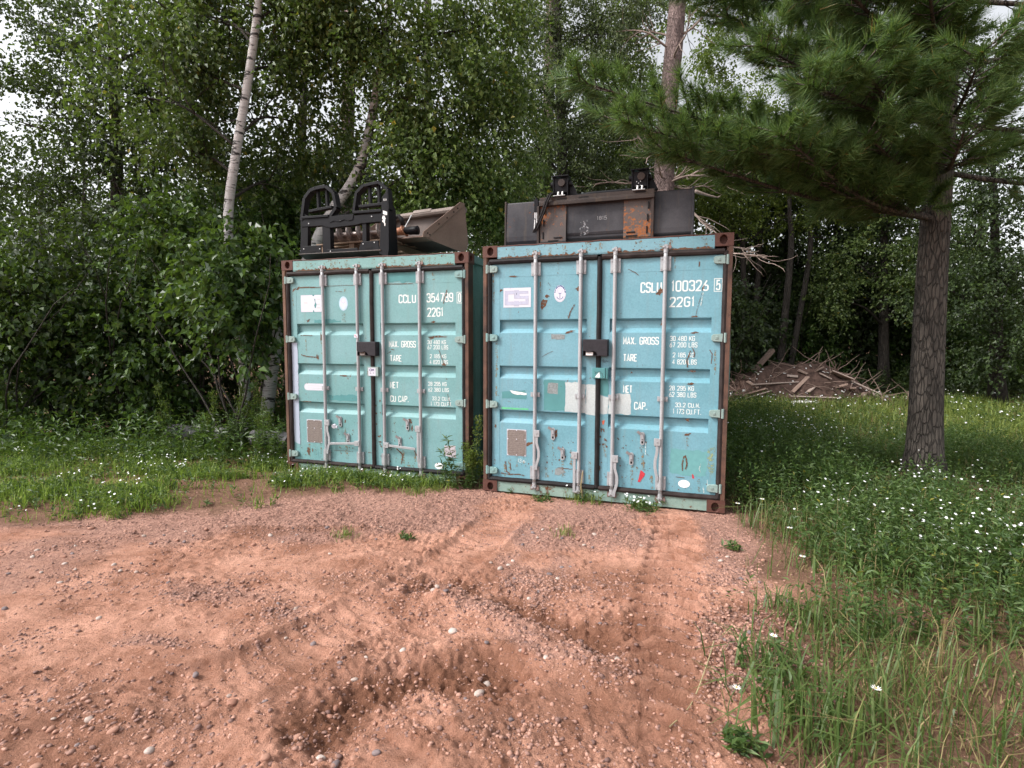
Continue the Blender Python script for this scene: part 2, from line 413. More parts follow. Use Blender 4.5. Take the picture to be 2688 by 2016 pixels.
def seg_dist(x, y, pts):
    """distance to a polyline, signed side and arc length"""
    best = np.full(x.shape, 1e9); side = np.zeros(x.shape); arc = np.zeros(x.shape); acc = 0
    for (x0, y0), (x1, y1) in zip(pts[:-1], pts[1:]):
        dx, dy = x1 - x0, y1 - y0; L = math.hypot(dx, dy)
        t = np.clip(((x - x0) * dx + (y - y0) * dy) / L ** 2, 0, 1)
        d = np.hypot(x - x0 - t * dx, y - y0 - t * dy); s = ((x - x0) * dy - (y - y0) * dx) / L
        m = d < best; best = np.where(m, d, best); side = np.where(m, s, side); arc = np.where(m, acc + t * L, arc); acc += L
    return best, side, arc
PIT1 = [(-.78, 2.14), (-.66, 2.32), (-.42, 2.46), (-.12, 2.48)]
PIT2 = [(-.62, 3.50), (-.40, 3.52), (-.25, 3.40)]
PIT3 = [(-.02, 3.34), (.18, 3.12), (.36, 2.90), (.50, 2.76)]
RIDGE = [(-.40, 3.30), (-.18, 3.14), (.10, 2.86), (.30, 2.66), (.46, 2.50)]
TRACK1 = [(.40, 1.2), (.60, 2.15), (.80, 2.80), (1.08, 3.55), (1.38, 4.40), (1.45, 5.0)]
TRACK2 = [(.15, 5.6), (-.05, 4.95), (-.34, 4.1), (-.70, 3.30), (-1.25, 2.55), (-1.9, 1.9)]
EDGE_R = [(.50, 1.2), (.84, 1.93), (1.04, 2.18), (1.36, 2.53), (1.60, 3.24), (1.82, 4.0), (2.03, 4.84), (2.08, 5.3), (2.85, 8), (3.85, 11), (4.6, 13.4)]
EDGE_L = [(-14, 3.6), (-6, 4.4), (-3.6, 4.78), (-2.7, 4.98), (-2.2, 5.22), (-1.94, 5.40), (-1.5, 5.62), (-1.0, 5.68), (-.6, 5.86), (-.45, 6.2)]
def right_of_edge(x, y):  return x - np.interp(y, [p[1] for p in EDGE_R], [p[0] for p in EDGE_R])
def behind_left(x, y):    return np.where(x < -.45, y - np.interp(x, [p[0] for p in EDGE_L], [p[1] for p in EDGE_L]), -9)
def smooth(e0, e1, v):
    t = np.clip((v - e0) / (e1 - e0), 0, 1); return t * t * (3 - 2 * t)
def masks(x, y):
    gr = right_of_edge(x, y) + .16 * fbm(x, y, 2.2, 3, 3); gl = behind_left(x, y) + .18 * fbm(x, y, 2.0, 5, 3)
    green = np.maximum(smooth(-.05, .30, gr), smooth(-.05, .25, gl)); green = np.maximum(green, smooth(8.6, 9.6, y))
    d1, s1, a1 = seg_dist(x, y, PIT1); d2, _, _ = seg_dist(x, y, PIT2); d3, s3, a3 = seg_dist(x, y, PIT3)
    nz = .07 * fbm(x, y, 5, 1, 3)
    damp = np.maximum.reduce([1 - smooth(.03, .17, d1 + nz - .05 * (s1 < 0)), .85 * (1 - smooth(.02, .18, d2 + nz)), .9 * (1 - smooth(.05, .25, d3 + nz))])
    db, _, _ = seg_dist(x, y, [(-.1, 3.55), (.45, 3.55), (.95, 3.60)]); damp = np.maximum(damp, .55 * (1 - smooth(.05, .28, db + nz)))
    dc, _, _ = seg_dist(x, y, [(-1.2, 3.45), (-.85, 3.62)]); damp = np.maximum(damp, .45 * (1 - smooth(.03, .22, dc + nz)))
    damp = np.maximum(damp, .55 * smooth(.12, .55, fbm(x, y, 1.05, 10, 4, .6)) * (y < 4.6))
    g = smooth(4.1, 4.6, y + .35 * fbm(x, y, 1.2, 7, 3))
    t1, _, _ = seg_dist(x, y, TRACK1); t2, _, _ = seg_dist(x, y, TRACK2)
    g = np.maximum(g, .8 * smooth(.05, .25, .5 * fbm(x, y, 1.1, 9, 3) + .35 * (x < -.7) * (y > 2.7) - .12))
    dr, _, _ = seg_dist(x, y, RIDGE); g = np.maximum(g, .8 * (1 - smooth(.05, .2, dr + nz)))
    g = np.maximum(g, .9 * smooth(-.55, -.2, right_of_edge(x, y)) * smooth(-.2, .2, fbm(x, y, 1.6, 2, 3) + .1))
    jn = .10 * fbm(x, y, 4, 4, 3); g *= smooth(.06, .34, t1 + jn) * .75 + .25; g *= smooth(.08, .40, t2 + jn) * .7 + .3
    return green, np.clip(damp, 0, 1), np.clip(g, 0, 1)
def ground_z(x, y):
    x = np.asarray(x, float); y = np.asarray(y, float)
    near = 1 - smooth(7, 12, np.hypot(x, y - 2))
    z = .026 * fbm(x, y, .7, 0, 3) * smooth(1.0, 2.2, np.abs(y - 5.6) + .7)
    wx, wy = x + .05 * fbm(x, y, 4, 9, 3), y + .05 * fbm(x, y, 4, 10, 3)
    crumb = smooth(-.25, .45, fbm(x, y, 1.7, 11, 3))
    r1 = 1 - np.abs(fbm(wx, wy, 4.2, 2, 5, .58)); r2 = np.abs(fbm(wx, wy, 15, 5, 4, .65)); r3 = np.abs(fbm(x, y, 46, 8, 3, .7))
    z += near * (.010 * fbm(x, y, 2.2, 4, 3) + .013 * (r1 - .6) + (.005 + .012 * crumb) * (r2 - .3) + (.003 + .006 * crumb) * (r3 - .35))
    d1, s1, a1 = seg_dist(wx, wy, PIT1); z -= .058 * np.exp(-(d1 / .14) ** 2); z += .022 * np.exp(-((d1 - .25) / .08) ** 2) * (s1 < 0)
    d2, _, _ = seg_dist(wx, wy, PIT2); z -= .045 * np.exp(-(d2 / .12) ** 2)
    d3, s3, _ = seg_dist(wx, wy, PIT3); z -= .085 * np.exp(-(d3 / .14) ** 2)
    dr, _, _ = seg_dist(wx, wy, RIDGE); z += .060 * np.exp(-(dr / .17) ** 2)
    clod = np.exp(-(np.minimum(np.minimum(d1, d2), d3) / .28) ** 2)
    z += clod * (.034 * (np.abs(fbm(x, y, 8, 8, 4, .65)) - .25) + .016 * np.abs(fbm(x, y, 24, 3, 3, .6)))
    for T, w, lug, pit in ((TRACK1, .165, .052, .135), (TRACK2, .19, .008, .11)):
        d, s, a = seg_dist(x, y, T)
        fade = smooth(-.55, .1, fbm(x, y, 1.6, 6, 3) + (.35 if lug > .01 else -.1))
        inside = (1 - smooth(w - .015, w + .05, d)) * fade
        saw = (a / pit + .35 * np.abs(s) / w + .12 * fbm(x, y, 5, 1, 2)) % 1.0
        z += -.6 * inside * near * ((.005 + .012 * crumb) * (r2 - .3) + .5 * (.003 + .006 * crumb) * (r3 - .35))
        z += inside * (-.018 + lug * (smooth(0, .08, saw) * (1 - smooth(.30, .52, saw)) - .3)) + fade * .014 * np.exp(-((d - w - .05) / .04) ** 2)
    r = np.hypot(x + .66 + .02 * fbm(x, y, 6, 3, 2), y - 1.62); arcm = smooth(.25, .4, r) * (1 - smooth(.66, .76, r)) * smooth(-.62, -.40, x) * (1 - smooth(2.25, 2.4, y))
    ph = (r / .155 + .25 * fbm(x, y, 2, 3, 2)) % 1.0
    z += arcm * .022 * (smooth(0, .25, ph) * (1 - smooth(.45, 1.0, ph)) - .3) * smooth(-.6, .3, fbm(x, y, 3, 7, 2) + .2)
    z += .05 * smooth(.1, .8, right_of_edge(x, y)) * near + .05 * smooth(.0, .5, behind_left(x, y)) * near
    foot = smooth(5.15, 5.75, y + .33 * x) * (1 - smooth(2.2, 3.0, x)) * smooth(-3.6, -2.9, x)
    z = z * (1 - foot) + foot * (-.02 + .010 * fbm(x, y, 5, 2, 3) + .010 * (r2 - .3))
    return z
def axis(segs, far):
    """segs: (lo, hi, step) fine runs, then growing steps out to far on both sides"""
    a = []
    for lo, hi, st in segs: a += list(np.arange(lo, hi - st * .5, st))
    a.append(segs[-1][1]); up = []; dn = []; st = segs[-1][2]; v = a[-1]
    while v < far: st *= 1.2; v += st; up.append(v)
    st = segs[0][2]; v = a[0]
    while v > -far: st *= 1.2; v -= st; dn.append(v)
    return np.array(dn[::-1] + a + up)
xs, ys = axis([(-2.6, -1.5, .016), (-1.5, 1.3, .0095), (1.3, 2.6, .016)], 320), axis([(1.45, 3.3, .0085), (3.3, 5.9, .015)], 320)
GX, GY = np.meshgrid(xs, ys); GZ = ground_z(GX, GY)
nx, ny = len(xs), len(ys)
idx = np.arange(nx * ny).reshape(ny, nx)
Q = np.stack([idx[:-1, :-1], idx[:-1, 1:], idx[1:, 1:], idx[1:, :-1]], -1).reshape(-1, 4)
def ground_mat():
    m, n, l, b = new_mat('red_sandy_dirt')
    tc = n.new('ShaderNodeTexCoord').outputs['Object']
    at = lambda nm: N(n, 'ShaderNodeAttribute', attribute_name=nm).outputs['Fac']
    n1 = noise(n, l, tc, 2.2, 9, .68, .4); n2 = noise(n, l, tc, 40, 6, .7); n3 = noise(n, l, tc, 150, 4, .75); n4 = noise(n, l, tc, 9, 7, .7, .5)
    sand = mix(n, l, ramp(n, l, n1, ((.36, (0, 0, 0)), (.64, (1, 1, 1)))), (.305, .145, .096), (.58, .312, .226))
    sand = mix(n, l, ramp(n, l, n4, ((.52, (0, 0, 0)), (.68, (.75, .75, .75)))), sand, (.255, .110, .066))
    vo = n.new('ShaderNodeTexVoronoi'); vo.inputs['Scale'].default_value = 70; l.new(tc, vo.inputs['Vector']); sp_ = n.new('ShaderNodeSeparateColor'); l.new(vo.outputs['Color'], sp_.inputs[0])
    cell = mix(n, l, sp_.outputs[0], (.16, .092, .080), (.46, .270, .215))
    g = at('gravel'); gm = ramp(n, l, math_(n, l, 'ADD', math_(n, l, 'MULTIPLY', g, .62), math_(n, l, 'ADD', math_(n, l, 'MULTIPLY', n4, .55), math_(n, l, 'MULTIPLY', n2, .30))), ((.70, (0, 0, 0)), (1.05, (.72, .72, .72))))
    damp = mix(n, l, n2, (.155, .070, .044), (.235, .110, .069))
    soil = mix(n, l, n2, (.13, .070, .046), (.25, .145, .10))
    c = mix(n, l, gm, sand, cell)
    c = mix(n, l, at('damp'), c, damp)
    c = mix(n, l, at('green'), c, soil)
    c = mix(n, l, .6, c, ramp(n, l, n3, ((.25, (.26, .26, .26)), (.75, (.74, .74, .74)))), 'OVERLAY')
    l.new(c, b.inputs['Base Color']); b.inputs['Roughness'].default_value = .95; b.inputs['Specular IOR Level'].default_value = .12
    h = math_(n, l, 'ADD', math_(n, l, 'MULTIPLY', n2, 1.2), math_(n, l, 'ADD', math_(n, l, 'MULTIPLY', n3, .6), math_(n, l, 'MULTIPLY', n4, 1.2)))
    bump(n, l, h, 1.0, .014, b); return m
M['ground'] = ground_mat()
gm_ = tri_mesh('ground', np.stack([GX, GY, GZ], -1).reshape(-1, 3), Q, M['ground'], True)
g0, d0, v0 = masks(GX.ravel(), GY.ravel())
for nm, arr in (('green', g0), ('damp', d0), ('gravel', v0)):
    a = gm_.attributes.new(nm, 'FLOAT', 'POINT'); a.data.foreach_set('value', arr.astype(np.float32))
obj('ground', gm_, kind='structure')
def gz(x, y): return float(ground_z(np.array([x]), np.array([y]))[0])

# ------------------------------------------------------------------ stroke lettering
def _g(*polys): return polys
GL = {
 'C': _g([(1, .76), (1, 1), (0, 1), (0, 0), (1, 0), (1, .24)]), 'S': _g([(1, .78), (1, 1), (0, 1), (0, .52), (1, .5), (1, 0), (0, 0), (0, .22)]),
 'L': _g([(0, 1), (0, 0, 1), (1, 0)]), 'U': _g([(0, 1), (0, 0), (1, 0), (1, 1)]), 'O': _g('c', [(0, 0), (1, 0), (1, 1), (0, 1)]), '0': _g('c', [(0, 0), (1, 0), (1, 1), (0, 1)]),
 '1': _g([(.15, .82), (.55, 1, 1), (.55, 0)]), '2': _g([(0, .76), (0, 1), (1, 1), (1, .60), (0, 0, 1), (1, 0)]),
 '3': _g([(0, .80), (0, 1), (1, 1), (1, .53), (.35, .53)], [(.5, .53), (1, .53), (1, 0), (0, 0), (0, .20)]), '4': _g([(.72, 0), (.72, 1, 1), (0, .27, 1), (1.05, .27)]),
 '5': _g([(.95, 1), (.12, 1, 1), (.05, .52, 1), (.35, .62), (1, .62), (1, 0), (0, 0), (0, .2)]), '6': _g([(.75, 1), (0, .42), (0, 0), (1, 0), (1, .52), (.1, .52)]),
 '7': _g([(0, 1), (1, 1, 1), (.35, 0)]), '8': _g('c', [(.04, .53), (.96, .53), (.96, 1), (.04, 1)], 'c', [(0, 0), (1, 0), (1, .53), (0, .53)]),
 '9': _g([(.9, .46), (0, .46), (0, 1), (1, 1), (1, 0), (0, 0), (0, .2)]), 'G': _g([(1, .78), (1, 1), (0, 1), (0, 0), (1, 0), (1, .48, 1), (.5, .48)]),
 'M': _g([(0, 0), (0, 1, 1), (.5, .30, 1), (1, 1, 1), (1, 0)]), 'A': _g([(0, 0), (.5, 1, 1), (1, 0)], [(.2, .28), (.8, .28)]), 'X': _g([(0, 0), (1, 1)], [(0, 1), (1, 0)]),
 'R': _g([(0, 0), (0, 1, 1), (1, 1), (1, .5), (.08, .5)], [(.5, .5), (1, 0)]), 'T': _g([(0, 1), (1, 1)], [(.5, .97), (.5, 0)]), 'E': _g([(1, 1), (0, 1, 1), (0, 0, 1), (1, 0)], [(0.03, .52), (.8, .52)]),
 'N': _g([(0, 0), (0, 1, 1), (1, 0, 1), (1, 1)]), 'K': _g([(0, 0), (0, 1)], [(1, 1), (.05, .42)], [(.35, .6), (1, 0)]), 'B': _g([(0, 0), (0, 1, 1), (.95, 1), (.95, .53), (.1, .53)], [(.4, .53), (1, .53), (1, 0), (.05, 0)]),
 'P': _g([(0, 0), (0, 1, 1), (1, 1), (1, .48), (.08, .48)]), 'F': _g([(1, 1), (0, 1, 1), (0, 0)], [(.03, .52), (.8, .52)]), 'I': _g([(.5, 0), (.5, 1)]), 'D': _g('c', [(0, 0, 1), (1, 0), (1, 1), (0, 1, 1)]), 'H': _g([(0, 0), (0, 1)], [(1, 0), (1, 1)], [(.03, .5), (.97, .5)]),
 '.': _g([(.3, 0), (.3, .10)]),
}
def rounded(pts, w, h, r, closed):
    P = [(Vector((p[0] * w, p[1] * h)), len(p) > 2) for p in pts]; out = []; n = len(P)
    for i, (p, sharp) in enumerate(P):
        if sharp or (not closed and i in (0, n - 1)): out.append(p); continue
        a, c = P[(i - 1) % n][0], P[(i + 1) % n][0]
        da, dc = a - p, c - p; ra, rc = min(r, da.length * .48), min(r, dc.length * .48)
        A, B = p + da.normalized() * ra, p + dc.normalized() * rc
        for k in range(5):
            t = k / 4; out.append(A * (1 - t) ** 2 + p * 2 * t * (1 - t) + B * t * t)
    return out
def text(mb, s, x0, x1, z0, z1, y, stroke, mi=0, gap=.50):
    """write s in capitals between x0..x1 and z0..z1 on the plane y"""
    s2 = s; units = sum(.5 if c in ' ' else (.35 if c == '.' else (.45 if c in '1I' else 1.0)) for c in s2) + gap * (len(s2) - 1)
    k = (x1 - x0 - stroke) / units; x = x0 + stroke / 2; h = z1 - z0 - stroke; lift = 0
    for c in s2:
        wd = .5 if c == ' ' else (.35 if c == '.' else (.45 if c in '1I' else 1.0))
        if c in GL:
            closed = False; j = 0
            for p in GL[c]:
                if p == 'c': closed = True; continue
                pts = [Vector((x, z0 + stroke / 2)) + q for q in rounded(p, wd * k, h, .42 * min(k, h), closed)]
                mb.ribbon(pts, stroke * (1.6 if c == '.' else 1), y - .0004 * j, mi, closed); closed = False; j += 1
        x += (wd + gap) * k

# ------------------------------------------------------------------ shipping containers
W, H, LEN = 2.438, 2.591, 6.058
REC = ((1.83, 1.69), (1.35, 1.215), (.882, .745))
YD = .030       # door skin depth behind the corner castings
def door_leaf(pa0, pa1, a0, a1):
    """door with stiles, rails and three pressed recesses"""
    mb = MB(); b0, b1 = .157, 2.408; r0, r1 = .312, 2.27; ys_, yp = YD - .002, YD
    mb.box((a0, ys_, b0), (pa0, YD + .05, b1)); mb.box((pa1, ys_, b0), (a1, YD + .05, b1))
    mb.box((pa0, ys_ + .0006, b0), (pa1, YD + .05, r0)); mb.box((pa0, ys_ + .0006, r1), (pa1, YD + .05, b1))
    prof = [(r1, yp)]
    for t, bt in REC: prof += [(t, yp), (t - .022, yp + .042), (bt + .046, yp + .042), (bt, yp)]
    prof.append((r0, yp))
    vs = [(pa0, y, z) for z, y in prof] + [(pa1, y, z) for z, y in prof]; n = len(prof)
    mb.add(vs, [(i, i + n, i + 1 + n, i + 1) for i in range(n - 1)])
    return mb
def door_details_frame(): pass
def blob(mb, cx, cz, rx, rz, y, mi=0, n=14, rough=.35, rot=0):
    """irregular flat patch"""
    pts = []
    for k in range(n):
        a = 2 * math.pi * k / n; q = 1 + rnd.uniform(-rough, rough)
        px, pz = rx * q * math.cos(a), rz * q * math.sin(a)
        pts.append((cx + px * math.cos(rot) - pz * math.sin(rot), y, cz + px * math.sin(rot) + pz * math.cos(rot)))
    mb.add(pts, [tuple(range(n))], mi)
def quadpatch(mb, pts, y, mi=0, jag=.006, step=.03):
    out = []
    for (x0, z0), (x1, z1) in zip(pts, pts[1:] + pts[:1]):
        L = math.hypot(x1 - x0, z1 - z0); n = max(1, int(L / step))
        for i in range(n):
            t = i / n; out.append((x0 + (x1 - x0) * t + rnd.uniform(-jag, jag), y, z0 + (z1 - z0) * t + rnd.uniform(-jag, jag)))
    mb.add(out, [tuple(range(len(out)))], mi)
def oval(mb, cx, cz, rx, rz, y, mi=0, n=28):
    mb.add([(cx + rx * math.cos(2 * math.pi * k / n), y, cz + rz * math.sin(2 * math.pi * k / n)) for k in range(n)], [tuple(range(n))], mi)

def hinge_mesh(mirror, mat):
    s = -1 if mirror else 1; mb = MB()
    poly = [(.046, -.040), (.150, -.034), (.166, -.020), (.166, .018), (.150, .032), (.046, .040)]
    mb.prism([(s * (p[0] - .105), p[1]) for p in poly][::s], -.004, YD - .003)
    mb.tube([(s * (.048 - .105), .006, -.045), (s * (.048 - .105), .006, .045)], .015, 10)
    mb.box((s * (.12 - .105) - .012, -.010, -.012), (s * (.12 - .105) + .012, -.002, .012))
    return mb.mesh('hinge', mat)
def casting_mesh(right, top):
    """corner casting, 0.162 x 0.178 x 0.118 with oval sockets on the front and the outer side"""
    mb = MB(); w, d, h = .162, .178, .118
    mb.holed((0, 0, 0), (1, 0, 0), (0, 0, 1), w, h, (w * .53 if not right else w * .47, h * (.50 if top else .42)), (.033, .042), .055, (0, 1, 0))
    xo = w if right else 0.0
    mb.holed((xo, 0, 0), (0, 1, 0), (0, 0, 1), d, h, (d * .5, h * .5), (.040, .030), .055, (-1 if right else 1, 0, 0))
    xi = 0.0 if right else w
    mb.add([(xi, 0, 0), (xi, d, 0), (xi, d, h), (xi, 0, h)], [(0, 1, 2, 3)]); mb.add([(0, d, 0), (w, d, 0), (w, d, h), (0, d, h)], [(0, 1, 2, 3)])
    mb.add([(0, 0, h), (w, 0, h), (w, d, h), (0, d, h)], [(0, 1, 2, 3)]); mb.add([(0, 0, 0), (w, 0, 0), (w, d, 0), (0, d, 0)], [(0, 3, 2, 1)])
    return mb.mesh('corner_casting', M['casting'])
CAST = {(r, t): casting_mesh(r, t) for r in (0, 1) for t in (0, 1)}
def bracket_mesh(h, wide, bolts):
    mb = MB(); mb.box((-wide / 2, .008, -h / 2), (wide / 2, YD - .003, h / 2))
    ns = 8; poly = [(-.030, .012)] + [(.027 * math.cos(math.pi * (1 - k / ns)), .012 - .036 * math.sin(math.pi * k / ns)) for k in range(ns + 1)] + [(.030, .012)]
    mb.prism(poly, -h / 2 + .004, h / 2 - .004, 0, None, 'z')
    for sx in (-1, 1):
        for sz in ((-1, 1) if bolts == 4 else (0,)):
            x, z = sx * (wide / 2 - .012), sz * (h / 2 - .022)
            mb.tube([(x, .009, z), (x, .001, z)], .008, 8)
    return mb.mesh('bar_guide', M['galv'])
BR_BIG, BR_SMALL = bracket_mesh(.135, .098, 4), bracket_mesh(.046, .098, 2)
def cam_mesh(up):
    mb = MB(); s = 1 if up else -1
    mb.tube([(0, 0, -.03 * s), (0, 0, .012 * s)], .0225, 12); mb.box((-.020, -.022, .008 * s if up else -.022), (.020, .016, .022 if up else -.008))
    mb.box((-.030, -.030, .014 if up else -.030), (-.008, .020, .030 if up else -.014)); mb.box((-.014, -.012, .016 if up else -.045), (.014, .016, .045 if up else -.016))
    return mb.mesh('cam', M['galv'])
CAM_UP, CAM_DN = cam_mesh(True), cam_mesh(False)
def keeper_mesh():
    mb = MB(); mb.box((-.045, .010, -.026), (-.026, YD + .03, .030)); mb.box((.024, .006, -.030), (.046, YD + .03, .026)); mb.box((-.045, .018, .018), (.046, YD + .02, .032))
    mb.tube([(.034, -.010, -.004), (.034, .02, -.004)], .018, 8); return mb.mesh('keeper', M['keeper'])
KEEP = keeper_mesh()
def handle_mesh(bend):
    """flat lever hanging from its hub, slightly cranked"""
    mb = MB(); mb.box((-.030, -.030, -.034), (.030, .004, .034)); mb.tube([(0, -.031, .004), (0, -.036, .004)], .008, 8)
    P = [(0, -.03), (0, -.10), (bend, -.18), (bend, -.25), (-.2 * bend, -.34), (-.3 * bend, -.38)]
    for p, q in zip(P[:-1], P[1:]): mb.bar(p, (q[0], q[1] - .002), .028, -.024, -.012)
    return mb.mesh('handle', [M['galv']])
HANDLE = {b: handle_mesh(b) for b in (0.0, .022, -.016)}
def catch_mesh():
    """handle catch: slotted oblong plate with a hooked tongue"""
    mb = MB(); n = 8; w, h = .021, .064
    poly = [(w * math.cos(math.pi * k / n), h - w + w * math.sin(math.pi * k / n)) for k in range(n + 1)] + [(w * math.cos(math.pi + math.pi * k / n), -h + w + w * math.sin(math.pi + math.pi * k / n)) for k in range(n + 1)]
    mb.prism(poly, YD - .012, YD - .003)
    mb.box((-.009, YD - .014, -.010), (.009, YD - .0125, .030), 1); mb.box((-.009, YD - .014, -.048), (.009, YD - .0125, -.026), 1)
    mb.bar((-.004, .040), (-.050, .068), .026, YD - .022, YD - .013, 3); mb.bar((-.004, .040), (0, -.005), .026, YD - .024, YD - .0155, 0)
    return mb.mesh('handle_catch', [M['galv'], M['hole_black'], M['keeper'], M['galv_dark']])
CATCH = catch_mesh()
def at_(name, me, parent, loc, ry=0.0, label=None):
    o = obj(name, me, parent, label); o.location = loc; o.rotation_euler = (0, ry, 0); return o

def corrugated(x, sgn, mat, bulge=0.0):
    prof = []; y = .16; k = 0; dep = .036
    while y < LEN - .18:
        for dy, o in ((0, 0), (.070, 0), (.138, dep), (.208, dep)): prof.append((y + dy, o))
        y += .278
    V = []; zs = np.linspace(.15, 2.50, 7)
    for yy, o in prof:
        for z in zs:
            b = bulge * math.exp(-((yy - 1.0) / .85) ** 2) * math.sin(math.pi * (z - .15) / 2.35)
            V.append((x + sgn * (b - o), yy, z))
    n = len(zs); F = [(i * n + j, (i + 1) * n + j, (i + 1) * n + j + 1, i * n + j + 1) for i in range(len(prof) - 1) for j in range(n - 1)]
    mb = MB(); mb.add(V, F); return mb

def container(label, loc, yaw, right):
    P = 'right' if right else 'left'
    c = thing('shipping_container', label, 'shipping container', loc, yaw, 'shipping containers standing side by side')
    pm, hm = M['paint_' + P], M['header_' + P]
    # frame
    for k, x in ((0, 0.004), (1, W - .004)):
        s = 1 if k == 0 else -1
        mb = MB(); mb.prism([(x, .002), (x + s * .040, .002), (x + s * .040, .016), (x + s * .052, .016), (x + s * .052, .085), (x + s * .012, .15), (x, .15)][::s], .118, H - .118, 0, None, 'z')
        bevel(mb.build('corner_post', M['post_rust'] if (right or k == 1) else M['post_left'], c), .003)
        mb = MB(); mb.box((min(x, x + s * .09), LEN - .15, .118), (max(x, x + s * .09), LEN, H - .118)); mb.build('corner_post', M['side_paint'], c)
    for r in (0, 1):
        for t in (0, 1):
            o = at_('corner_casting', CAST[(r, t)], c, (r * (W - .162), 0, t * (H - .118))); bevel(o, .006, 2)
            o2 = at_('corner_casting', CAST[(1 - r, t)], c, (W - r * (W - .162), LEN, t * (H - .118))); o2.rotation_euler = (0, 0, math.pi)
    mb = MB(); mb.prism([(.008, 2.455), (.004, 2.47), (.004, 2.575), (.016, 2.584), (.12, 2.584), (.12, 2.455)], .162, W - .162, 0, None, 'x'); mb.build('top_header', hm, c)
    mb = MB(); mb.tube([(.162 + i * (W - .324) / 26, .004 + .006 * rnd.random(), 2.583 + .005 * rnd.uniform(-1, 1)) for i in range(27)], .007, 5); mb.build('roof_lip', M['casting'], c)
    mb = MB(); mb.box((.162, .014, .004), (W - .162, .12, .112)); mb.build('bottom_sill', M['sill'], c)
    mb = MB()
    for k in range(16):
        x = rnd.uniform(.18, W - .18); w_r = rnd.uniform(.008, .030); zt = rnd.uniform(2.54, 2.578); quadpatch(mb, [(x - w_r, zt), (x + w_r, zt), (x + w_r * .8, zt - rnd.uniform(.03, .10)), (x - w_r * .6, zt - rnd.uniform(.03, .10))], .0032, 0, .003, .02)
    mb.build('rust_run', M['stain_run'], c, kind='stuff')
    mb = MB()
    for a_, b_ in ((.20, .60), (.62, 1.05), (1.30, 1.75), (1.78, 2.26)):
        top = [(b_ - (b_ - a_) * i / 22, 2.464 + abs(rnd.gauss(0, .010))) for i in range(23)]; mb.add([(a_, .0030, 2.4572), (b_, .0030, 2.4572)] + [(p_[0], .0030, p_[1]) for p_ in top], [tuple(range(25))])
    for k in range(24): blob(mb, rnd.uniform(.18, W - .18), rnd.uniform(2.475, 2.57), rnd.uniform(.003, .010), rnd.uniform(.003, .012), .0028, 0, 9, .5)
    mb.build('rust_stain', M['stain'], c, kind='stuff')
    for x0, x1 in ((.012, .072), (W - .072, W - .012)):
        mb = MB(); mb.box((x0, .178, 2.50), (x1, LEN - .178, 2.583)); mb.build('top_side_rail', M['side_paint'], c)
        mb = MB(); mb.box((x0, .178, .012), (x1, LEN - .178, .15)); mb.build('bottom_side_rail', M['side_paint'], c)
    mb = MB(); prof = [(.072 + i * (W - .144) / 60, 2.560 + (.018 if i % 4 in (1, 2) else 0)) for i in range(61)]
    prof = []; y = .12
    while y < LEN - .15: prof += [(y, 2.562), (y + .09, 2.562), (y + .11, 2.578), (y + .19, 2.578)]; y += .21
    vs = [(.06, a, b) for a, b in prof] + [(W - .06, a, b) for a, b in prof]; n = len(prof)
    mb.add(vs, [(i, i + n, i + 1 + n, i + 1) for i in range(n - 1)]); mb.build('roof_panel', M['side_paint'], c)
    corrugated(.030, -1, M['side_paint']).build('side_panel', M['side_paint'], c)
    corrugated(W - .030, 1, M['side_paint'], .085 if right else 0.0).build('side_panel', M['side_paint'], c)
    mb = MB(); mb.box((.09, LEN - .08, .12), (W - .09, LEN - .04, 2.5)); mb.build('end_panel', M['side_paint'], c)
    mb = MB(); mb.box((.07, YD + .055, .12), (W - .07, YD + .075, 2.46)); mb.build('door_backing', M['hole_black'], c)
    # doors
    doors = []
    for k in (0, 1):
        pa0, pa1, a0, a1 = ((.181, 1.102, .094, 1.206), (1.330, 2.270, 1.246, 2.357))[k]
        d = door_leaf(pa0, pa1, a0, a1).build('door', pm, c, label=('left door with data plate and stickers', 'right door with the white lettering')[k]); doors.append(d)
        # side walls of the recesses
        mb = MB()
        g = MB(); yg0, yg1 = .010, YD + .03; e = .0015
        xa, xb = (.054, .0935) if k == 0 else (2.3575, 2.393)
        def wavy(p, q, w, horiz):
            pts = []; n = 14
            for i in range(n + 1):
                t = i / n; jit = rnd.uniform(-.0016, .0016)
                pts.append(((p[0] + (q[0] - p[0]) * t + (0 if horiz else jit)), .018 + rnd.uniform(-.002, .002), p[1] + (q[1] - p[1]) * t + (jit if horiz else 0)))
            g.tube(pts, w / 2, 8)
        wavy(((xa + xb) / 2, .13), ((xa + xb) / 2, 2.43), .048, False)
        x_l, x_r = (.075, 1.205) if k == 0 else (1.247, 2.366)
        wavy((x_l, 2.428), (x_r, 2.428), .056, True); wavy((x_l, .134), (x_r, .134), .054, True)
        if k == 0: wavy((1.2262, .135), (1.2262, 2.43), .050, False)
        g.build('gasket', M['rubber'] if (k == 0) == right else M['rubber_brown'], d, None)
        for z in (2.352, 1.642, .938, .228):
            x = .105 if k == 0 else W - .105
            hm_ = hinge_mesh(k == 1, M['hinge'] if rnd.random() < .6 or right and k == 1 else M['hinge_teal']); o = at_('hinge', hm_, d, (x, 0, z)); bevel(o, .004)
    # locking bars
    bars = (.578, 1.044, 1.380, 1.848)
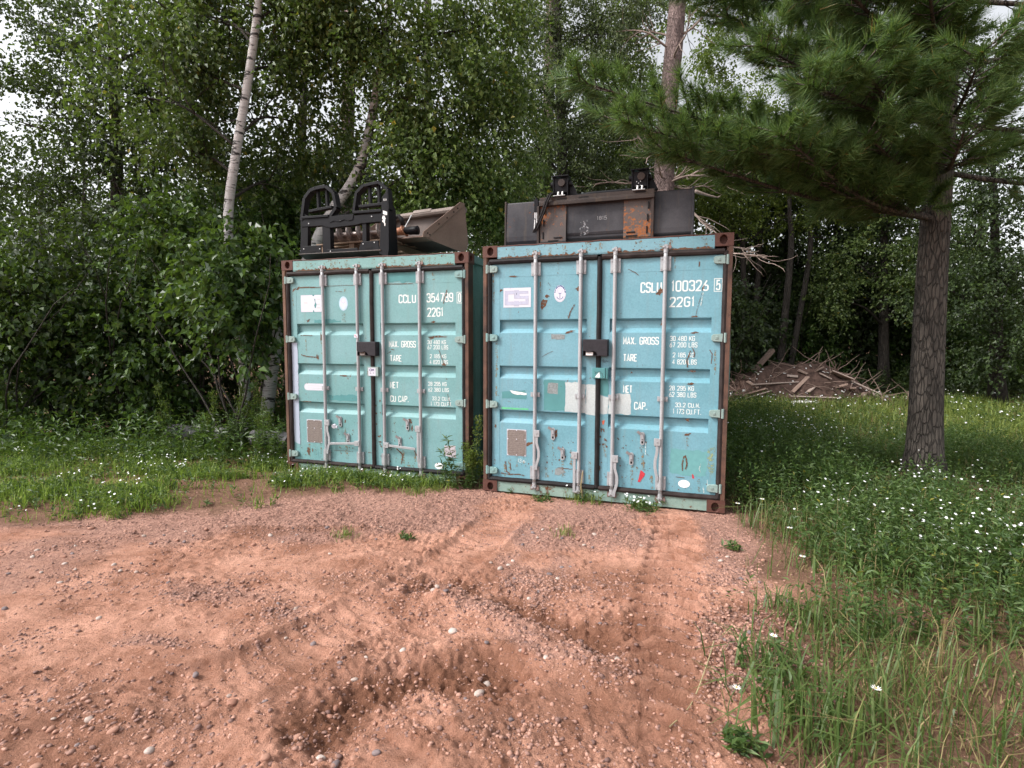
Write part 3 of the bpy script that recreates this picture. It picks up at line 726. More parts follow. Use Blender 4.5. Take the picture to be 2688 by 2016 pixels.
    for i, x in enumerate(bars):
        mb = MB(); mb.tube([(x + .0016 * math.sin(3 * t + i), 0, .115 + 2.345 * t) for t in np.linspace(0, 1, 18)], .0195, 14)
        b = mb.build('locking_bar', M['galv'], c, smooth=True)
        at_('cam', CAM_UP, b, (x, 0, 2.468)); at_('cam', CAM_DN, b, (x, 0, .105))
        at_('keeper', KEEP, c, (x, 0, 2.492)); at_('keeper', KEEP, c, (x, 0, .078))
        at_('bar_guide', BR_BIG, b, (x, 0, 2.338)); at_('bar_guide', BR_BIG, b, (x, 0, .236)); at_('bar_guide', BR_SMALL, b, (x, 0, 1.056))
        if right: hx, hz, ang, bd = ((.606, .655, 0, .016), (1.004, .455, 0, 0), (1.412, .448, 0, .016), (1.812, .640, 0, -.010))[i]
        else: hx, hz, ang, bd = ((.612, .640, 0, .022), (1.020, .410, R(90) - .06, 0), (1.405, .412, R(-90) + .06, 0), (1.818, .625, 0, 0))[i]
        bd = min(HANDLE, key=lambda q: abs(q - bd)); o = at_('handle', HANDLE[bd], b, (hx, 0, hz), ang); bevel(o, .003)
    for (x, z) in ((.768, .655), (.872, .452), (1.668, .660), (1.566, .452)):
        o = at_('handle_catch', CATCH, c, (x, 0, z))
    return c, doors

def flat(name, mb, mats, door, label=None): return mb.build(name, mats, door, False, label)
Y1 = YD - .0010     # print on the pressed panel
Y2 = YD - .0034     # print on stiles and rails
def lettering(door, rows, boxed, stroke_big=.0135, stroke=.0105):
    for (s, x0, x1, z0, z1, st) in rows:
        mb = MB(); text(mb, s, x0, x1, z0, z1, Y1 if x1 < 2.27 else Y2, st); flat('lettering', mb, M['letter'], door)
    s, x0, x1, z0, z1 = boxed; mb = MB()
    mb.ribbon([(x0, z0), (x1, z0), (x1, z1), (x0, z1)], .006, Y2, 0, True); text(mb, s, x0 + .014, x1 - .014, z0 + .010, z1 - .010, Y2, .0125); flat('lettering', mb, M['letter'], door)
def rust_set(door, spec, extra=(), runs=(), white=()):
    mb = MB(); y = YD - .0022
    for (x, z, rx, rz, rot) in spec: blob(mb, x, z, rx * (1.25 if rx > .0135 else .9), rz * (1.25 if rx > .0135 else .9), (Y2 if (x < .18 or 1.1 < x < 1.33 or x > 2.27 or z < .31 or z > 2.27) else Y1) - .0006, 0, 14, .45, rot)
    for pts, w in extra:
        P = []
        for (x0, z0), (x1, z1) in zip(pts[:-1], pts[1:]):
            for i in range(5): t = i / 5; P.append((x0 + (x1 - x0) * t + rnd.uniform(-.002, .002), z0 + (z1 - z0) * t + rnd.uniform(-.002, .002)))
        P.append(pts[-1]); mb.ribbon(P, w, Y2 - .0008)
    if mb.f: flat('rust_stain', mb, M['stain'], door)['kind'] = 'stuff'
    mb = MB()
    for (x, z0, z1, w) in runs: quadpatch(mb, [(x - w / 2, z0), (x + w / 2, z0), (x + w * .7, z1), (x - w * .2, z1)], Y2 - .0002, 0, .003, .02)
    if mb.f: flat('rust_run', mb, M['stain_run'], door)['kind'] = 'stuff'
    mb = MB()
    for pts, w in white: mb.ribbon(pts, w, Y2 - .001)
    if mb.f: flat('scratch', mb, M['scratch_white'], door)['kind'] = 'stuff'

def data_plate(door, x0, x1, z0, z1):
    mb = MB(); mb.box((x0 - .006, YD - .0025, z0 - .004), (x1 + .005, YD - .0015, z1 + .006), 1); mb.box((x0, YD - .005, z0), (x1, YD - .003, z1), 0)
    for fx in (0.03, .5, .97):
        for fz in (.02, .64, .98):
            if fx == .5 and .3 < fz < .7 or fx != .5 or fz != .64: mb.tube([(x0 + (x1 - x0) * fx, YD - .0045, z0 + (z1 - z0) * fz), (x0 + (x1 - x0) * fx, YD - .0075, z0 + (z1 - z0) * fz)], .0055, 8, 1)
    for i in range(11):
        z = z1 - .03 - i * (z1 - z0 - .05) / 11
        mb.ribbon([(x0 + .02, z), (x1 - .02 - .04 * rnd.random(), z)], .004, YD - .0055, 2)
    flat('data_plate', mb, [M['placard'], M['sticker'], M['placard_mark']], door)
def emblem(door, cx, cz, rx, rz, faded):
    mb = MB(); oval(mb, cx, cz, rx, rz, Y1, 0); oval(mb, cx, cz, rx * .76, rz * .80, Y1 - .0006, 1)
    ink = 2
    n = 11
    for k in range(n):
        a = math.radians(12 + 156 * k / (n - 1)); x, z = cx + rx * .88 * math.cos(a), cz + rz * .90 * math.sin(a)
        blob(mb, x, z, .0075, .009, Y1 - .0008, ink, 6, .35, a)
    for k in range(8):
        a = math.radians(205 + 130 * k / 7); x, z = cx + rx * .88 * math.cos(a), cz + rz * .90 * math.sin(a)
        blob(mb, x, z, .004, .005, Y1 - .0008, 3, 6, .3, a)
    mb.ribbon([(cx, cz + rz * .1), (cx, cz - rz * .55)], .006, Y1 - .0009, ink); mb.ribbon([(cx + .032 * math.cos(t), cz - rz * .30 + .030 * math.sin(t)) for t in np.linspace(math.pi * 1.05, math.pi * 1.95, 9)], .006, Y1 - .0010, ink)
    mb.ribbon([(cx - .015, cz), (cx + .015, cz)], .005, Y1 - .0011, ink); mb.ribbon([(cx + .026 * math.cos(t), cz + rz * .38 + .026 * math.sin(t)) for t in np.linspace(0, 2 * math.pi, 14)[:-1]], .004, Y1 - .0011, 3, True)
    flat('emblem', mb, [M['pale_blue'] if faded else M['sticker'], M['sticker'], M['pale_blue'] if faded else M['blue_print'], M['sticker_mark']], door, 'oval anchor emblem')

# ---- right container
CR, DR = container('teal shipping container with white overpaint across its doors, the right one of the two', (-.3112, 5.7607, .0006), -.3255, True)
DR[0].name = 'door'
lettering(DR[1], [('CSLU', 1.618, 1.818, 2.070, 2.172, .0135), ('100326', 1.903, 2.236, 2.074, 2.178, .0135), ('22G1', 1.891, 2.118, 1.930, 2.026, .0135),
    ('MAX. GROSS', 1.463, 1.802, 1.574, 1.650, .0100), ('30 480 KG', 1.903, 2.128, 1.611, 1.659, .0062), ('67 200 LBS', 1.901, 2.152, 1.551, 1.599, .0062),
    ('TARE', 1.466, 1.602, 1.411, 1.484, .0100), ('2 185 KG', 1.931, 2.128, 1.456, 1.502, .0062), ('4 820 LBS', 1.929, 2.150, 1.390, 1.438, .0062),
    ('NET', 1.472, 1.562, 1.102, 1.177, .0100), ('28 295 KG', 1.907, 2.133, 1.140, 1.186, .0062), ('62 380 LBS', 1.907, 2.155, 1.078, 1.126, .0062),
    ('CAP.', 1.581, 1.712, .940, 1.017, .0100), ('33.2 CU.M.', 1.966, 2.194, .981, 1.025, .0062), ('1 173 CU.FT.', 1.946, 2.206, .916, .966, .0062)], ('5', 2.284, 2.352, 2.068, 2.184))
mb = MB(); mb.box((.222, YD - .0016, 1.955), (.520, YD - .0008, 2.155), 0)
yl = YD - .0022
mb.ribbon([(.335, 2.108), (.335 - .06, 2.108), (.255, 2.108), (.255, 1.998), (.345, 1.998)], .034, yl, 1)
mb.ribbon([(.490, 2.108), (.385, 2.108), (.385, 2.058), (.480, 2.058), (.480, 1.998), (.385, 1.998)], .028, yl - .0003, 1)
mb.ribbon([(.365, 2.130), (.365, 2.045)], .050, yl - .0006, 1); mb.ribbon([(.366, 2.022), (.366, 1.972)], .050, yl - .0006, 1)
for P in ([(.238, 2.126), (.335, 2.126), (.335, 2.092), (.272, 2.092), (.272, 2.014), (.34, 2.014)], [(.238, 2.126), (.238, 1.980), (.341, 1.980), (.341, 1.968), (.392, 1.968), (.392, 1.982), (.494, 1.982), (.494, 2.074)], [(.341, 2.132), (.391, 2.132), (.391, 2.120), (.492, 2.120), (.492, 2.094), (.4, 2.094)], [(.341, 2.13), (.341, 2.044), (.462, 2.044), (.462, 2.014), (.40, 2.014)]):
    mb.ribbon(P, .0026, yl - .0012, 2)
blob(mb, .366, 2.092, .003, .010, yl - .0015, 3, 8)
flat('sticker', mb, [M['sticker'], M['sticker_mark'], M['sticker_edge'], M['ink']], DR[0], 'white sticker with faded monogram')
emblem(DR[0], .826, 2.085, .061, .085, False)
data_plate(DR[0], .270, .474, .400, .672)
mb = MB(); oval(mb, 2.067, .243, .054, .038, Y2); text(mb, 'DEHC', 2.030, 2.104, .233, .254, Y2 - .0006, .0034, 1); flat('oval_plate', mb, [M['oval_white'], M['grey_print']], DR[1])
# overpaint and repairs
mb = MB(); yq = Y2 - .0003
quadpatch(mb, [(.889, 1.188), (.99, 1.192), (1.098, 1.172), (1.098, .886), (1.0, .890), (.893, .895)], Y1 - .0006, 0, .006); flat('white_overpaint', mb, M['white_paint'], DR[0]); mb = MB()
quadpatch(mb, [(1.103, 1.176), (1.204, 1.172), (1.204, .864), (1.103, .872)], yq, 0, .005); flat('white_overpaint', mb, M['white_paint'], DR[0]); mb = MB()
quadpatch(mb, [(1.247, 1.072), (1.327, 1.055), (1.327, .884), (1.247, .882)], yq, 0, .005); flat('white_overpaint', mb, M['white_paint'], DR[0]); mb = MB()
quadpatch(mb, [(1.333, 1.052), (1.40, 1.094), (1.546, 1.092), (1.556, .889), (1.333, .889)], Y1 - .0006, 0, .006)
flat('white_overpaint', mb, M['white_paint'], DR[0])
mb = MB(); quadpatch(mb, [(.664, 1.207), (.75, 1.214), (.888, 1.200), (.892, .902), (.78, .895), (.667, .898)], Y1 - .0003, 0, .005); flat('touch_up', mb, M['green_touch'], DR[0])
mb = MB(); quadpatch(mb, [(.205, 1.075), (.46, 1.095), (.485, 1.03), (.47, 1.0), (.21, 1.005)], Y1 - .0003, 0, .004); flat('touch_up', mb, M['green_touch'], DR[0])
mb = MB(); quadpatch(mb, [(1.247, 1.235), (1.327, 1.235), (1.327, 1.065), (1.247, 1.08)], Y2 - .0002, 0, .004)
flat('touch_up', mb, M['green_touch'], DR[0])
mb = MB(); quadpatch(mb, [(.71, 1.185), (.81, 1.175), (.81, 1.065), (.71, 1.075)], Y1 - .0008, 0, .007); flat('sticker_residue', mb, M['grey_residue'], DR[0])
mb = MB(); quadpatch(mb, [(.738, 1.682), (.880, 1.672), (.878, 1.622), (.737, 1.628)], Y1 - .0005, 0, .004); flat('sticker_residue', mb, M['grey_residue'], DR[0])
mb = MB(); quadpatch(mb, [(.79, .29), (.87, .31), (.905, .26), (.83, .225), (.79, .23)], Y2 - .0005, 0, .004); flat('sticker_residue', mb, M['grey_residue'], DR[0])
mb = MB(); quadpatch(mb, [(.295, 1.088), (.48, 1.066), (.478, 1.046), (.38, 1.048), (.32, 1.06)], Y1 - .0010, 0, .003); flat('paper_scrap', mb, M['paper'], DR[0])
mb = MB(); quadpatch(mb, [(.200, .906), (.500, .904), (.500, .891), (.205, .890)], Y1 - .0010, 0, .003); flat('tape_strip', mb, M['green_tape'], DR[0])
mb = MB(); quadpatch(mb, [(1.930, .575), (2.05, .585), (2.266, .57), (2.266, .335), (2.12, .325), (1.925, .34)], Y1 - .0003, 0, .012); flat('touch_up', mb, M['mint_touch'], DR[1])
mb = MB(); quadpatch(mb, [(2.273, .60), (2.335, .62), (2.33, .36), (2.30, .34), (2.273, .42)], Y2 - .0005, 0, .008); flat('grime', mb, M['moss'], DR[1])
mb = MB(); quadpatch(mb, [(1.655, .345), (1.700, .318), (1.690, .285), (1.650, .220), (1.630, .228), (1.648, .29)], Y2 - .0012, 0, .004); flat('paint_mark', mb, M['red_mark'], DR[1], 'red paint smear')
mb = MB(); quadpatch(mb, [(2.135, .345), (2.150, .340), (2.160, .305), (2.142, .298)], Y1 - .0008, 0, .003); flat('paint_mark', mb, M['red_mark'], DR[1], 'red paint smear')
mb = MB(); quadpatch(mb, [(1.268, .815), (1.296, .822), (1.292, .780), (1.280, .775)], Y2 - .0012, 0, .003); flat('paint_mark', mb, M['orange_mark'], DR[1], 'orange paint smear')
mb = MB(); text(mb, '3', .405, .425, .325, .368, Y1 - .0006, .004); text(mb, '1', .385, .40, .330, .365, Y1 - .0006, .004); text(mb, '6', .438, .47, .328, .360, Y1 - .0006, .004); flat('scribble', mb, M['letter'], DR[0])
mb = MB(); mb.ribbon([(1.262, 1.408), (1.275, 1.425), (1.285, 1.41), (1.272, 1.402), (1.292, 1.398), (1.30, 1.415), (1.315, 1.405), (1.325, 1.412)], .0035, Y2 - .001); flat('scribble', mb, M['ink'], DR[1])
rust_set(DR[0], [(.655, 1.98, .022, .040, -.4), (.69, 2.06, .02, .012, .2), (1.01, 2.125, .020, .016, .3), (.93, 1.70, .035, .010, .2), (.19, 2.13, .018, .008, .3), (.335, 2.272, .03, .006, 0), (.135, .70, .012, .020, 0), (.505, .53, .035, .015, .4),
     (.13, .33, .012, .012, 0), (.80, .66, .014, .03, 0)] + [(rnd.uniform(.70, 1.0), rnd.uniform(.34, .62), rnd.uniform(.003, .009), rnd.uniform(.003, .012), rnd.random()) for _ in range(int(.62 * 34))] + [(rnd.uniform(.12, 1.18), rnd.uniform(.17, .32), rnd.uniform(.003, .008), rnd.uniform(.003, .010), rnd.random()) for _ in range(int(.62 * 30))] + [(rnd.uniform(.1, 1.1), rnd.choice([rnd.uniform(1.36, 1.68), rnd.uniform(.9, 1.2), rnd.uniform(1.84, 2.4)]), rnd.uniform(.002, .005), rnd.uniform(.002, .006), rnd.random()) for _ in range(int(.62 * 34))],
     [([(.915, 1.835), (.935, 1.90), (.975, 1.972)], .010), ([(.645, 1.445), (.70, 1.480), (.76, 1.505)], .004), ([(.70, 2.20), (.73, 2.16)], .004), ([(.25, .33), (.26, .22), (.30, .20)], .012), ([(.30, .31), (.31, .24)], .010), ([(.82, .305), (.95, .300), (1.0, .296)], .008), ([(.20, .20), (.30, .19), (.40, .20), (.46, .19)], .012)],
     [(.29, .395, .22, .030), (.37, .395, .27, .022), (.45, .395, .30, .020), (.765, .60, .42, .022), (.11, 2.38, 2.0, .018), (.145, 1.60, 1.3, .028), (.14, 1.30, 1.02, .02), (.62, 2.26, 2.1, .012), (.80, 2.40, 2.28, .02), (1.0, 2.40, 2.28, .02), (.87, .38, .20, .03), (1.15, .42, .18, .03), (.24, .30, .17, .02), (.96, .50, .33, .02), (.70, .30, .165, .03)])
rust_set(DR[1], [(1.805, 2.09, .022, .020, .2), (1.79, 2.06, .016, .012, 0), (2.19, 2.105, .010, .030, -.3), (1.835, 1.775, .016, .022, 0), (2.115, 1.688, .032, .008, .1), (2.11, 1.33, .022, .008, 0), (2.10, 1.208, .025, .008, 0), (2.08, .865, .018, .012, 0), (2.085, .72, .024, .012, .1), (1.55, 1.30, .010, .012, 0), (2.12, 1.84, .022, .006, 0)]
     + [(rnd.uniform(1.43, 1.80), rnd.uniform(.33, .70), rnd.uniform(.003, .009), rnd.uniform(.003, .011), rnd.random()) for _ in range(int(.62 * 46))] + [(rnd.uniform(1.25, 1.32), rnd.uniform(.2, .75), rnd.uniform(.004, .012), rnd.uniform(.005, .018), rnd.random()) for _ in range(16)] + [(rnd.uniform(1.27, 2.3), rnd.uniform(.17, .30), rnd.uniform(.003, .008), rnd.uniform(.003, .009), rnd.random()) for _ in range(int(.62 * 26))] + [(rnd.uniform(1.35, 2.25), rnd.choice([rnd.uniform(1.36, 1.68), rnd.uniform(.9, 1.2), rnd.uniform(1.84, 2.4)]), rnd.uniform(.002, .005), rnd.uniform(.002, .006), rnd.random()) for _ in range(int(.62 * 26))],
     [([(2.06, .515), (2.045, .43), (2.050, .37)], .012), ([(2.072, .52), (2.088, .44), (2.078, .385)], .014), ([(2.105, 1.55), (2.130, 1.50), (2.122, 1.46)], .008), ([(2.09, 1.52), (2.06, 1.42), (2.07, 1.36)], .012), ([(2.26, 1.53), (2.285, 1.49), (2.278, 1.40)], .007), ([(2.145, 2.30), (2.150, 2.345)], .010), ([(1.99, .305), (2.07, .302)], .006), ([(1.50, 2.30), (1.56, 2.27), (1.60, 2.24)], .006), ([(2.18, 2.06), (2.15, 1.95), (2.13, 1.85)], .004)],
     [(2.085, .70, .60, .02), (1.62, .40, .33, .02), (2.31, 1.55, 1.30, .020), (1.36, 2.40, 2.28, .02), (1.93, 2.40, 2.29, .016), (1.30, .60, .45, .03), (1.57, .38, .18, .03), (1.67, .58, .35, .03), (1.48, .33, .17, .02), (1.76, .30, .165, .03), (2.20, .31, .18, .03)],
     [([(2.19, 2.06), (2.178, 1.99), (2.17, 1.94)], .008), ([(2.215, .45), (2.20, .40), (2.215, .365)], .006), ([(2.275, .30), (2.28, .24)], .006), ([(2.24, .23), (2.25, .17)], .010), ([(1.70, .62), (1.70, .50)], .008)])
# lock box, lower lock plate
def lock_box(c, x0, x1, z0, z1, paperm):
    mb = MB(); pts = [(x0, z1), (x0, z0 + .055), (x0 + .05, z0 + .036), (x0 + .075, z0 + .040), (x0 + .105, z0 + .050), (x0 + .135, z0 + .038), (x0 + .150, z0 + .006), (x1, z0), (x1, z1)]
    mb.prism(pts[::-1], -.062, -.054)
    mb.box((x0 - .002, -.054, z1 - .006), (x1 + .002, YD, z1 + .004)); mb.box((x1 - .006, -.054, z0), (x1 + .002, YD, z1 - .007)); mb.box((x0, -.054, z0), (x0 + .006, YD, z1 - .007)); mb.box((x0 + .006, -.05, z0), (x1 - .006, YD, z0 + .006))
    mb.box((x0 + .01, -.010, z0 + .01), (x1 - .01, YD, z1 - .01))
    o = mb.build('lock_box', M['lock_black'], c, label='black steel padlock shield'); bevel(o, .003)
    mb = MB(); mb.box((x0 + .03, -.045, z0 + .008), (x0 + .10, -.038, z0 + .040)); mb.tube([(x0 + .04, -.04, z0 + .012), (x0 + .09, -.04, z0 + .012)], .010, 8); mb.build('padlock', M[paperm], o)
lock_box(CR, 1.082, 1.324, 1.461, 1.622, 'paper')
mb = MB(); mb.box((1.190, -.018, 1.241), (1.300, YD - .003, 1.345), 0); mb.box((1.170, -.006, 1.243), (1.190, YD - .003, 1.342), 0); mb.box((1.301, -.008, 1.238), (1.324, YD - .003, 1.345), 0)
quadpatch(mb, [(1.200, 1.252), (1.240, 1.305), (1.252, 1.262), (1.248, 1.250)], -.0186, 1, .002)
mb.ribbon([(1.195, 1.315), (1.205, 1.300), (1.20, 1.285), (1.215, 1.30), (1.25, 1.31), (1.262, 1.30), (1.258, 1.285), (1.28, 1.29), (1.27, 1.27), (1.285, 1.26), (1.27, 1.25)], .003, -.0188, 2)
bevel(mb.build('lock_plate', [M['green_touch'], M['paper'], M['ink']], CR, label='green lock plate with torn paper'), .003)

# ---- left container
CL, DL = container('sea green shipping container under the black fork frame, the left one of the two', (-2.8059, 6.6822, -.0185), -.2983, False)
s = -.027
lettering(DL[1], [('CCLU', 1.596 + s, 1.816 + s, 2.052, 2.150, .0135), ('354789', 1.948 + s, 2.272 + s, 2.055, 2.158, .0135), ('22G1', 1.954 + s, 2.152 + s, 1.895, 1.997, .0135),
    ('MAX. GROSS', 1.463 + s, 1.808 + s, 1.548, 1.625, .0100), ('30 480 KG', 1.953 + s, 2.180 + s, 1.588, 1.634, .0062), ('67 200 LBS', 1.953 + s, 2.207 + s, 1.530, 1.578, .0062),
    ('TARE', 1.474 + s, 1.628 + s, 1.386, 1.462, .0100), ('2 185 KG', 1.982 + s, 2.184 + s, 1.430, 1.476, .0062), ('4 820 LBS', 1.977 + s, 2.204 + s, 1.364, 1.412, .0062),
    ('NET', 1.469 + s, 1.584 + s, 1.076, 1.152, .0100), ('28 295 KG', 1.958 + s, 2.185 + s, 1.118, 1.164, .0062), ('62 380 LBS', 1.957 + s, 2.213 + s, 1.052, 1.098, .0062),
    ('CU CAP.', 1.470 + s, 1.715 + s, .917, .992, .0100), ('33.2 CU.M.', 2.006 + s, 2.240 + s, .953, .997, .0062), ('1 173 CU.FT.', 1.987 + s, 2.258 + s, .890, .937, .0062)], ('0', 2.290, 2.354, 2.042, 2.160))
mb = MB(); mb.box((.245, YD - .0016, 1.970), (.538, YD - .0008, 2.171), 0)
quadpatch(mb, [(.438, 2.120), (.455, 2.128), (.452, 2.09), (.466, 2.06), (.46, 2.02), (.444, 2.012), (.438, 2.05), (.446, 2.08)], YD - .0022, 1, .004)
for q in ((.47, 2.11), (.47, 2.05), (.47, 2.01), (.29, 2.07)): quadpatch(mb, [(q[0], q[1]), (q[0] + .05, q[1]), (q[0] + .05, q[1] + .018), (q[0], q[1] + .018)], YD - .0020, 2, .002)
blob(mb, .425, 2.166, .012, .012, YD - .0023, 1, 8); blob(mb, .425, 1.975, .008, .016, YD - .0023, 1, 8)
flat('sticker', mb, [M['sticker'], M['green_touch'], M['grey_print']], DL[0], 'torn white sticker')
emblem(DL[0], .840, 2.063, .060, .084, True)
data_plate(DL[0], .290, .500, .380, .654)
mb = MB(); n = 10; pl = [(.537 + .042 * math.cos(t), 1.062 + .042 * math.sin(t)) for t in np.linspace(-math.pi / 2, math.pi / 2, n)] + [(.302 + .042 * math.cos(t), 1.062 + .042 * math.sin(t)) for t in np.linspace(math.pi / 2, 3 * math.pi / 2, n)]
mb.add([(x, Y1, z) for x, z in pl], [tuple(range(len(pl)))], 0); mb.ribbon([(cx_, cz_) for cx_, cz_ in [( .537 + .036 * math.cos(t), 1.062 + .036 * math.sin(t)) for t in np.linspace(-math.pi / 2, math.pi / 2, n)] + [(.302 + .036 * math.cos(t), 1.062 + .036 * math.sin(t)) for t in np.linspace(math.pi / 2, 3 * math.pi / 2, n)]], .003, Y1 - .0005, 1, True)
for zz in (1.075, 1.048): mb.ribbon([(.31, zz), (.53, zz)], .008, Y1 - .0006, 1)
flat('sticker', mb, [M['sticker'], M['grey_print']], DL[0], 'white pill shaped sticker')
mb = MB(); oval(mb, 2.058, .202, .053, .037, Y2); flat('oval_plate', mb, M['oval_white'], DL[1])
mb = MB(); quadpatch(mb, [(.0965, 1.600), (.180, 1.602), (.180, .345), (.0965, .372)], Y2 - .0004, 0, .005); flat('overpaint', mb, M['lilac_paint'], DL[0])
mb = MB(); quadpatch(mb, [(2.13, .445), (2.266, .45), (2.266, .315), (2.13, .325), (2.115, .36)], Y1 - .0004, 0, .008); flat('primer_patch', mb, M['pinkish_patch'], DL[1])
mb = MB(); quadpatch(mb, [(.43, 1.875), (.62, 1.885), (.80, 1.86), (.80, 1.838), (.43, 1.836)], Y1 - .0004, 0, .008); flat('touch_up', mb, M['green_touch'], DL[0])
mb = MB(); quadpatch(mb, [(1.36, 2.40), (1.80, 2.40), (1.80, 2.275), (1.50, 2.30), (1.36, 2.275)], Y2 - .0004, 0, .012); flat('touch_up', mb, M['green_touch'], DL[0])
mb = MB(); quadpatch(mb, [(.60, .965), (.95, .985), (1.08, .93), (.95, .905), (.62, .91)], Y1 - .0004, 0, .008); flat('touch_up', mb, M['green_touch'], DL[0])
mb = MB(); mb.ribbon([(.44 + .05 * math.cos(t), .245 + .05 * math.sin(t)) for t in np.linspace(0, 2 * math.pi, 20)[:-1]], .003, Y2 - .0006, 0, True); mb.ribbon([(.44, .285), (.44, .21)], .004, Y2 - .0008); mb.ribbon([(.41, .245), (.47, .245)], .003, Y2 - .0010); flat('ghost_emblem', mb, M['mint_touch'], DL[0])
rust_set(DL[0], [(.345, 1.868, .022, .012, .5), (.21, 2.255, .022, .012, .6), (.465, 1.43, .014, .028, 0), (.82, 1.208, .045, .008, 0), (.52, 1.67, .010, .05, 0), (.30, .26, .016, .04, 0), (.155, 2.24, .02, .01, .7), (.83, .66, .012, .02, 0), (.36, .28, .008, .03, 0), (1.0, 1.36, .02, .004, 0)]
     + [(rnd.uniform(.72, 1.05), rnd.uniform(.33, .68), rnd.uniform(.003, .008), rnd.uniform(.003, .011), rnd.random()) for _ in range(int(.62 * 34))] + [(rnd.uniform(.12, 1.18), rnd.uniform(.17, .32), rnd.uniform(.003, .008), rnd.uniform(.003, .010), rnd.random()) for _ in range(int(.62 * 26))] + [(rnd.uniform(.1, 1.1), rnd.choice([rnd.uniform(1.36, 1.68), rnd.uniform(.9, 1.2), rnd.uniform(1.84, 2.4)]), rnd.uniform(.002, .005), rnd.uniform(.002, .006), rnd.random()) for _ in range(int(.62 * 40))],
     [([(.21, 2.262), (.32, 2.266), (.45, 2.262)], .012), ([(.45, 2.262), (.58, 2.258)], .006), ([(.23, 1.452), (.32, 1.430), (.44, 1.425)], .012), ([(.74, 2.206), (.83, 2.200)], .006), ([(.63, 2.273), (1.06, 2.273)], .004), ([(.23, 1.688), (.40, 1.686)], .008), ([(.24, .882), (.36, .878)], .010), ([(1.14, .30), (1.2, .298)], .007), ([(.66, .30), (.9, .298)], .004)],
     [(.31, .375, .20, .030), (.40, .375, .26, .026), (.48, .375, .24, .024), (.83, .58, .40, .02), (.13, 2.24, 2.05, .02), (.86, 2.26, 2.18, .02), (.84, .36, .2, .04), (.30, 1.66, 1.5, .014), (.52, 1.62, 1.46, .012), (.84, 1.95, 1.84, .05)])
rust_set(DL[1], [(2.00, 1.836, .020, .010, 0), (1.44, 1.49, .02, .006, .4), (2.05, 1.672, .085, .010, 0), (1.98, 1.663, .03, .010, .1), (2.13, 1.360, .022, .010, 0), (2.16, 1.20, .01, .006, 0), (1.69, .70, .028, .018, -.4), (1.72, .62, .012, .03, 0)]
     + [(rnd.uniform(1.43, 1.80), rnd.uniform(.33, .70), rnd.uniform(.003, .008), rnd.uniform(.003, .011), rnd.random()) for _ in range(int(.62 * 46))] + [(rnd.uniform(1.25, 1.32), rnd.uniform(.2, .95), rnd.uniform(.004, .013), rnd.uniform(.005, .018), rnd.random()) for _ in range(int(.62 * 26))] + [(rnd.uniform(1.27, 2.3), rnd.uniform(.17, .30), rnd.uniform(.003, .008), rnd.uniform(.003, .009), rnd.random()) for _ in range(int(.62 * 30))] + [(rnd.uniform(1.35, 2.25), rnd.choice([rnd.uniform(1.36, 1.68), rnd.uniform(.9, 1.2), rnd.uniform(1.84, 2.4)]), rnd.uniform(.002, .005), rnd.uniform(.002, .006), rnd.random()) for _ in range(int(.62 * 30))],
     [([(2.125, 2.04), (2.145, 2.11), (2.170, 2.19)], .009), ([(2.07, 1.52), (2.10, 1.44), (2.13, 1.37)], .007), ([(2.17, 1.03), (2.19, .95), (2.195, .90)], .005), ([(1.46, 1.53), (1.51, 1.52)], .007), ([(1.37, 2.272), (1.75, 2.270)], .007), ([(1.52, .37), (1.60, .30), (1.585, .20)], .014), ([(1.75, .36), (1.78, .30)], .010)],
     [(1.59, .36, .16, .05), (1.75, .37, .22, .03), (2.00, 2.44, 2.30, .03), (1.40, .30, .2, .05), (1.69, .19, .158, .10), (2.15, 1.82, 1.80, .02)])
lock_box(CL, 1.066, 1.312, 1.450, 1.610, 'placard')
mb = MB(); mb.box((1.172, -.012, 1.215), (1.312, YD - .003, 1.322), 1); mb.box((1.186, -.0135, 1.218), (1.282, -.0122, 1.312), 0)
text(mb, 'OK', 1.200, 1.268, 1.270, 1.302, -.0142, .0075, 2, .4); text(mb, 'S I P', 1.204, 1.264, 1.242, 1.256, -.0142, .0036, 2, .3); mb.ribbon([(1.20, 1.228), (1.268, 1.228)], .003, -.0142, 3)
mb.build('lock_plate', [M['sticker'], M['hinge'], M['purple_ink'], M['sticker_mark']], CL, label='small white sticker reading OK')
mb = MB(); mb.box((1.012, -.026, 1.660), (1.062, -.0215, 1.702), 0); mb.ribbon([(1.02, 1.69), (1.05, 1.67)], .006, -.0265, 1); mb.build('bar_tag', [M['sticker'], M['red_mark']], CL)
mb = MB(); mb.tube([(.72, -.02, .61), (.72, -.05, .60)], .026, 8); mb.box((.735, -.045, .585), (.765, -.02, .61)); mb.build('handle_seal', M['sticker'], CL)

# ------------------------------------------------------------------ attachments on the roofs
def shifted(mb, d):
    mb.v = [(p[0] - d[0], p[1] - d[1], p[2] - d[2]) for p in mb.v]; return mb
def roof_thing(name, label, cat, c, off, group=None):
    o = thing(name, label, cat, (0, 0, 0), 0, group); Mx = Matrix.Translation(c.location) @ Matrix.Rotation(c.rotation_euler.z, 4, 'Z')
    o.location = Mx @ Vector((off[0], off[1], off[2])); o.rotation_euler = (0, 0, c.rotation_euler.z); return o
RT = 2.584
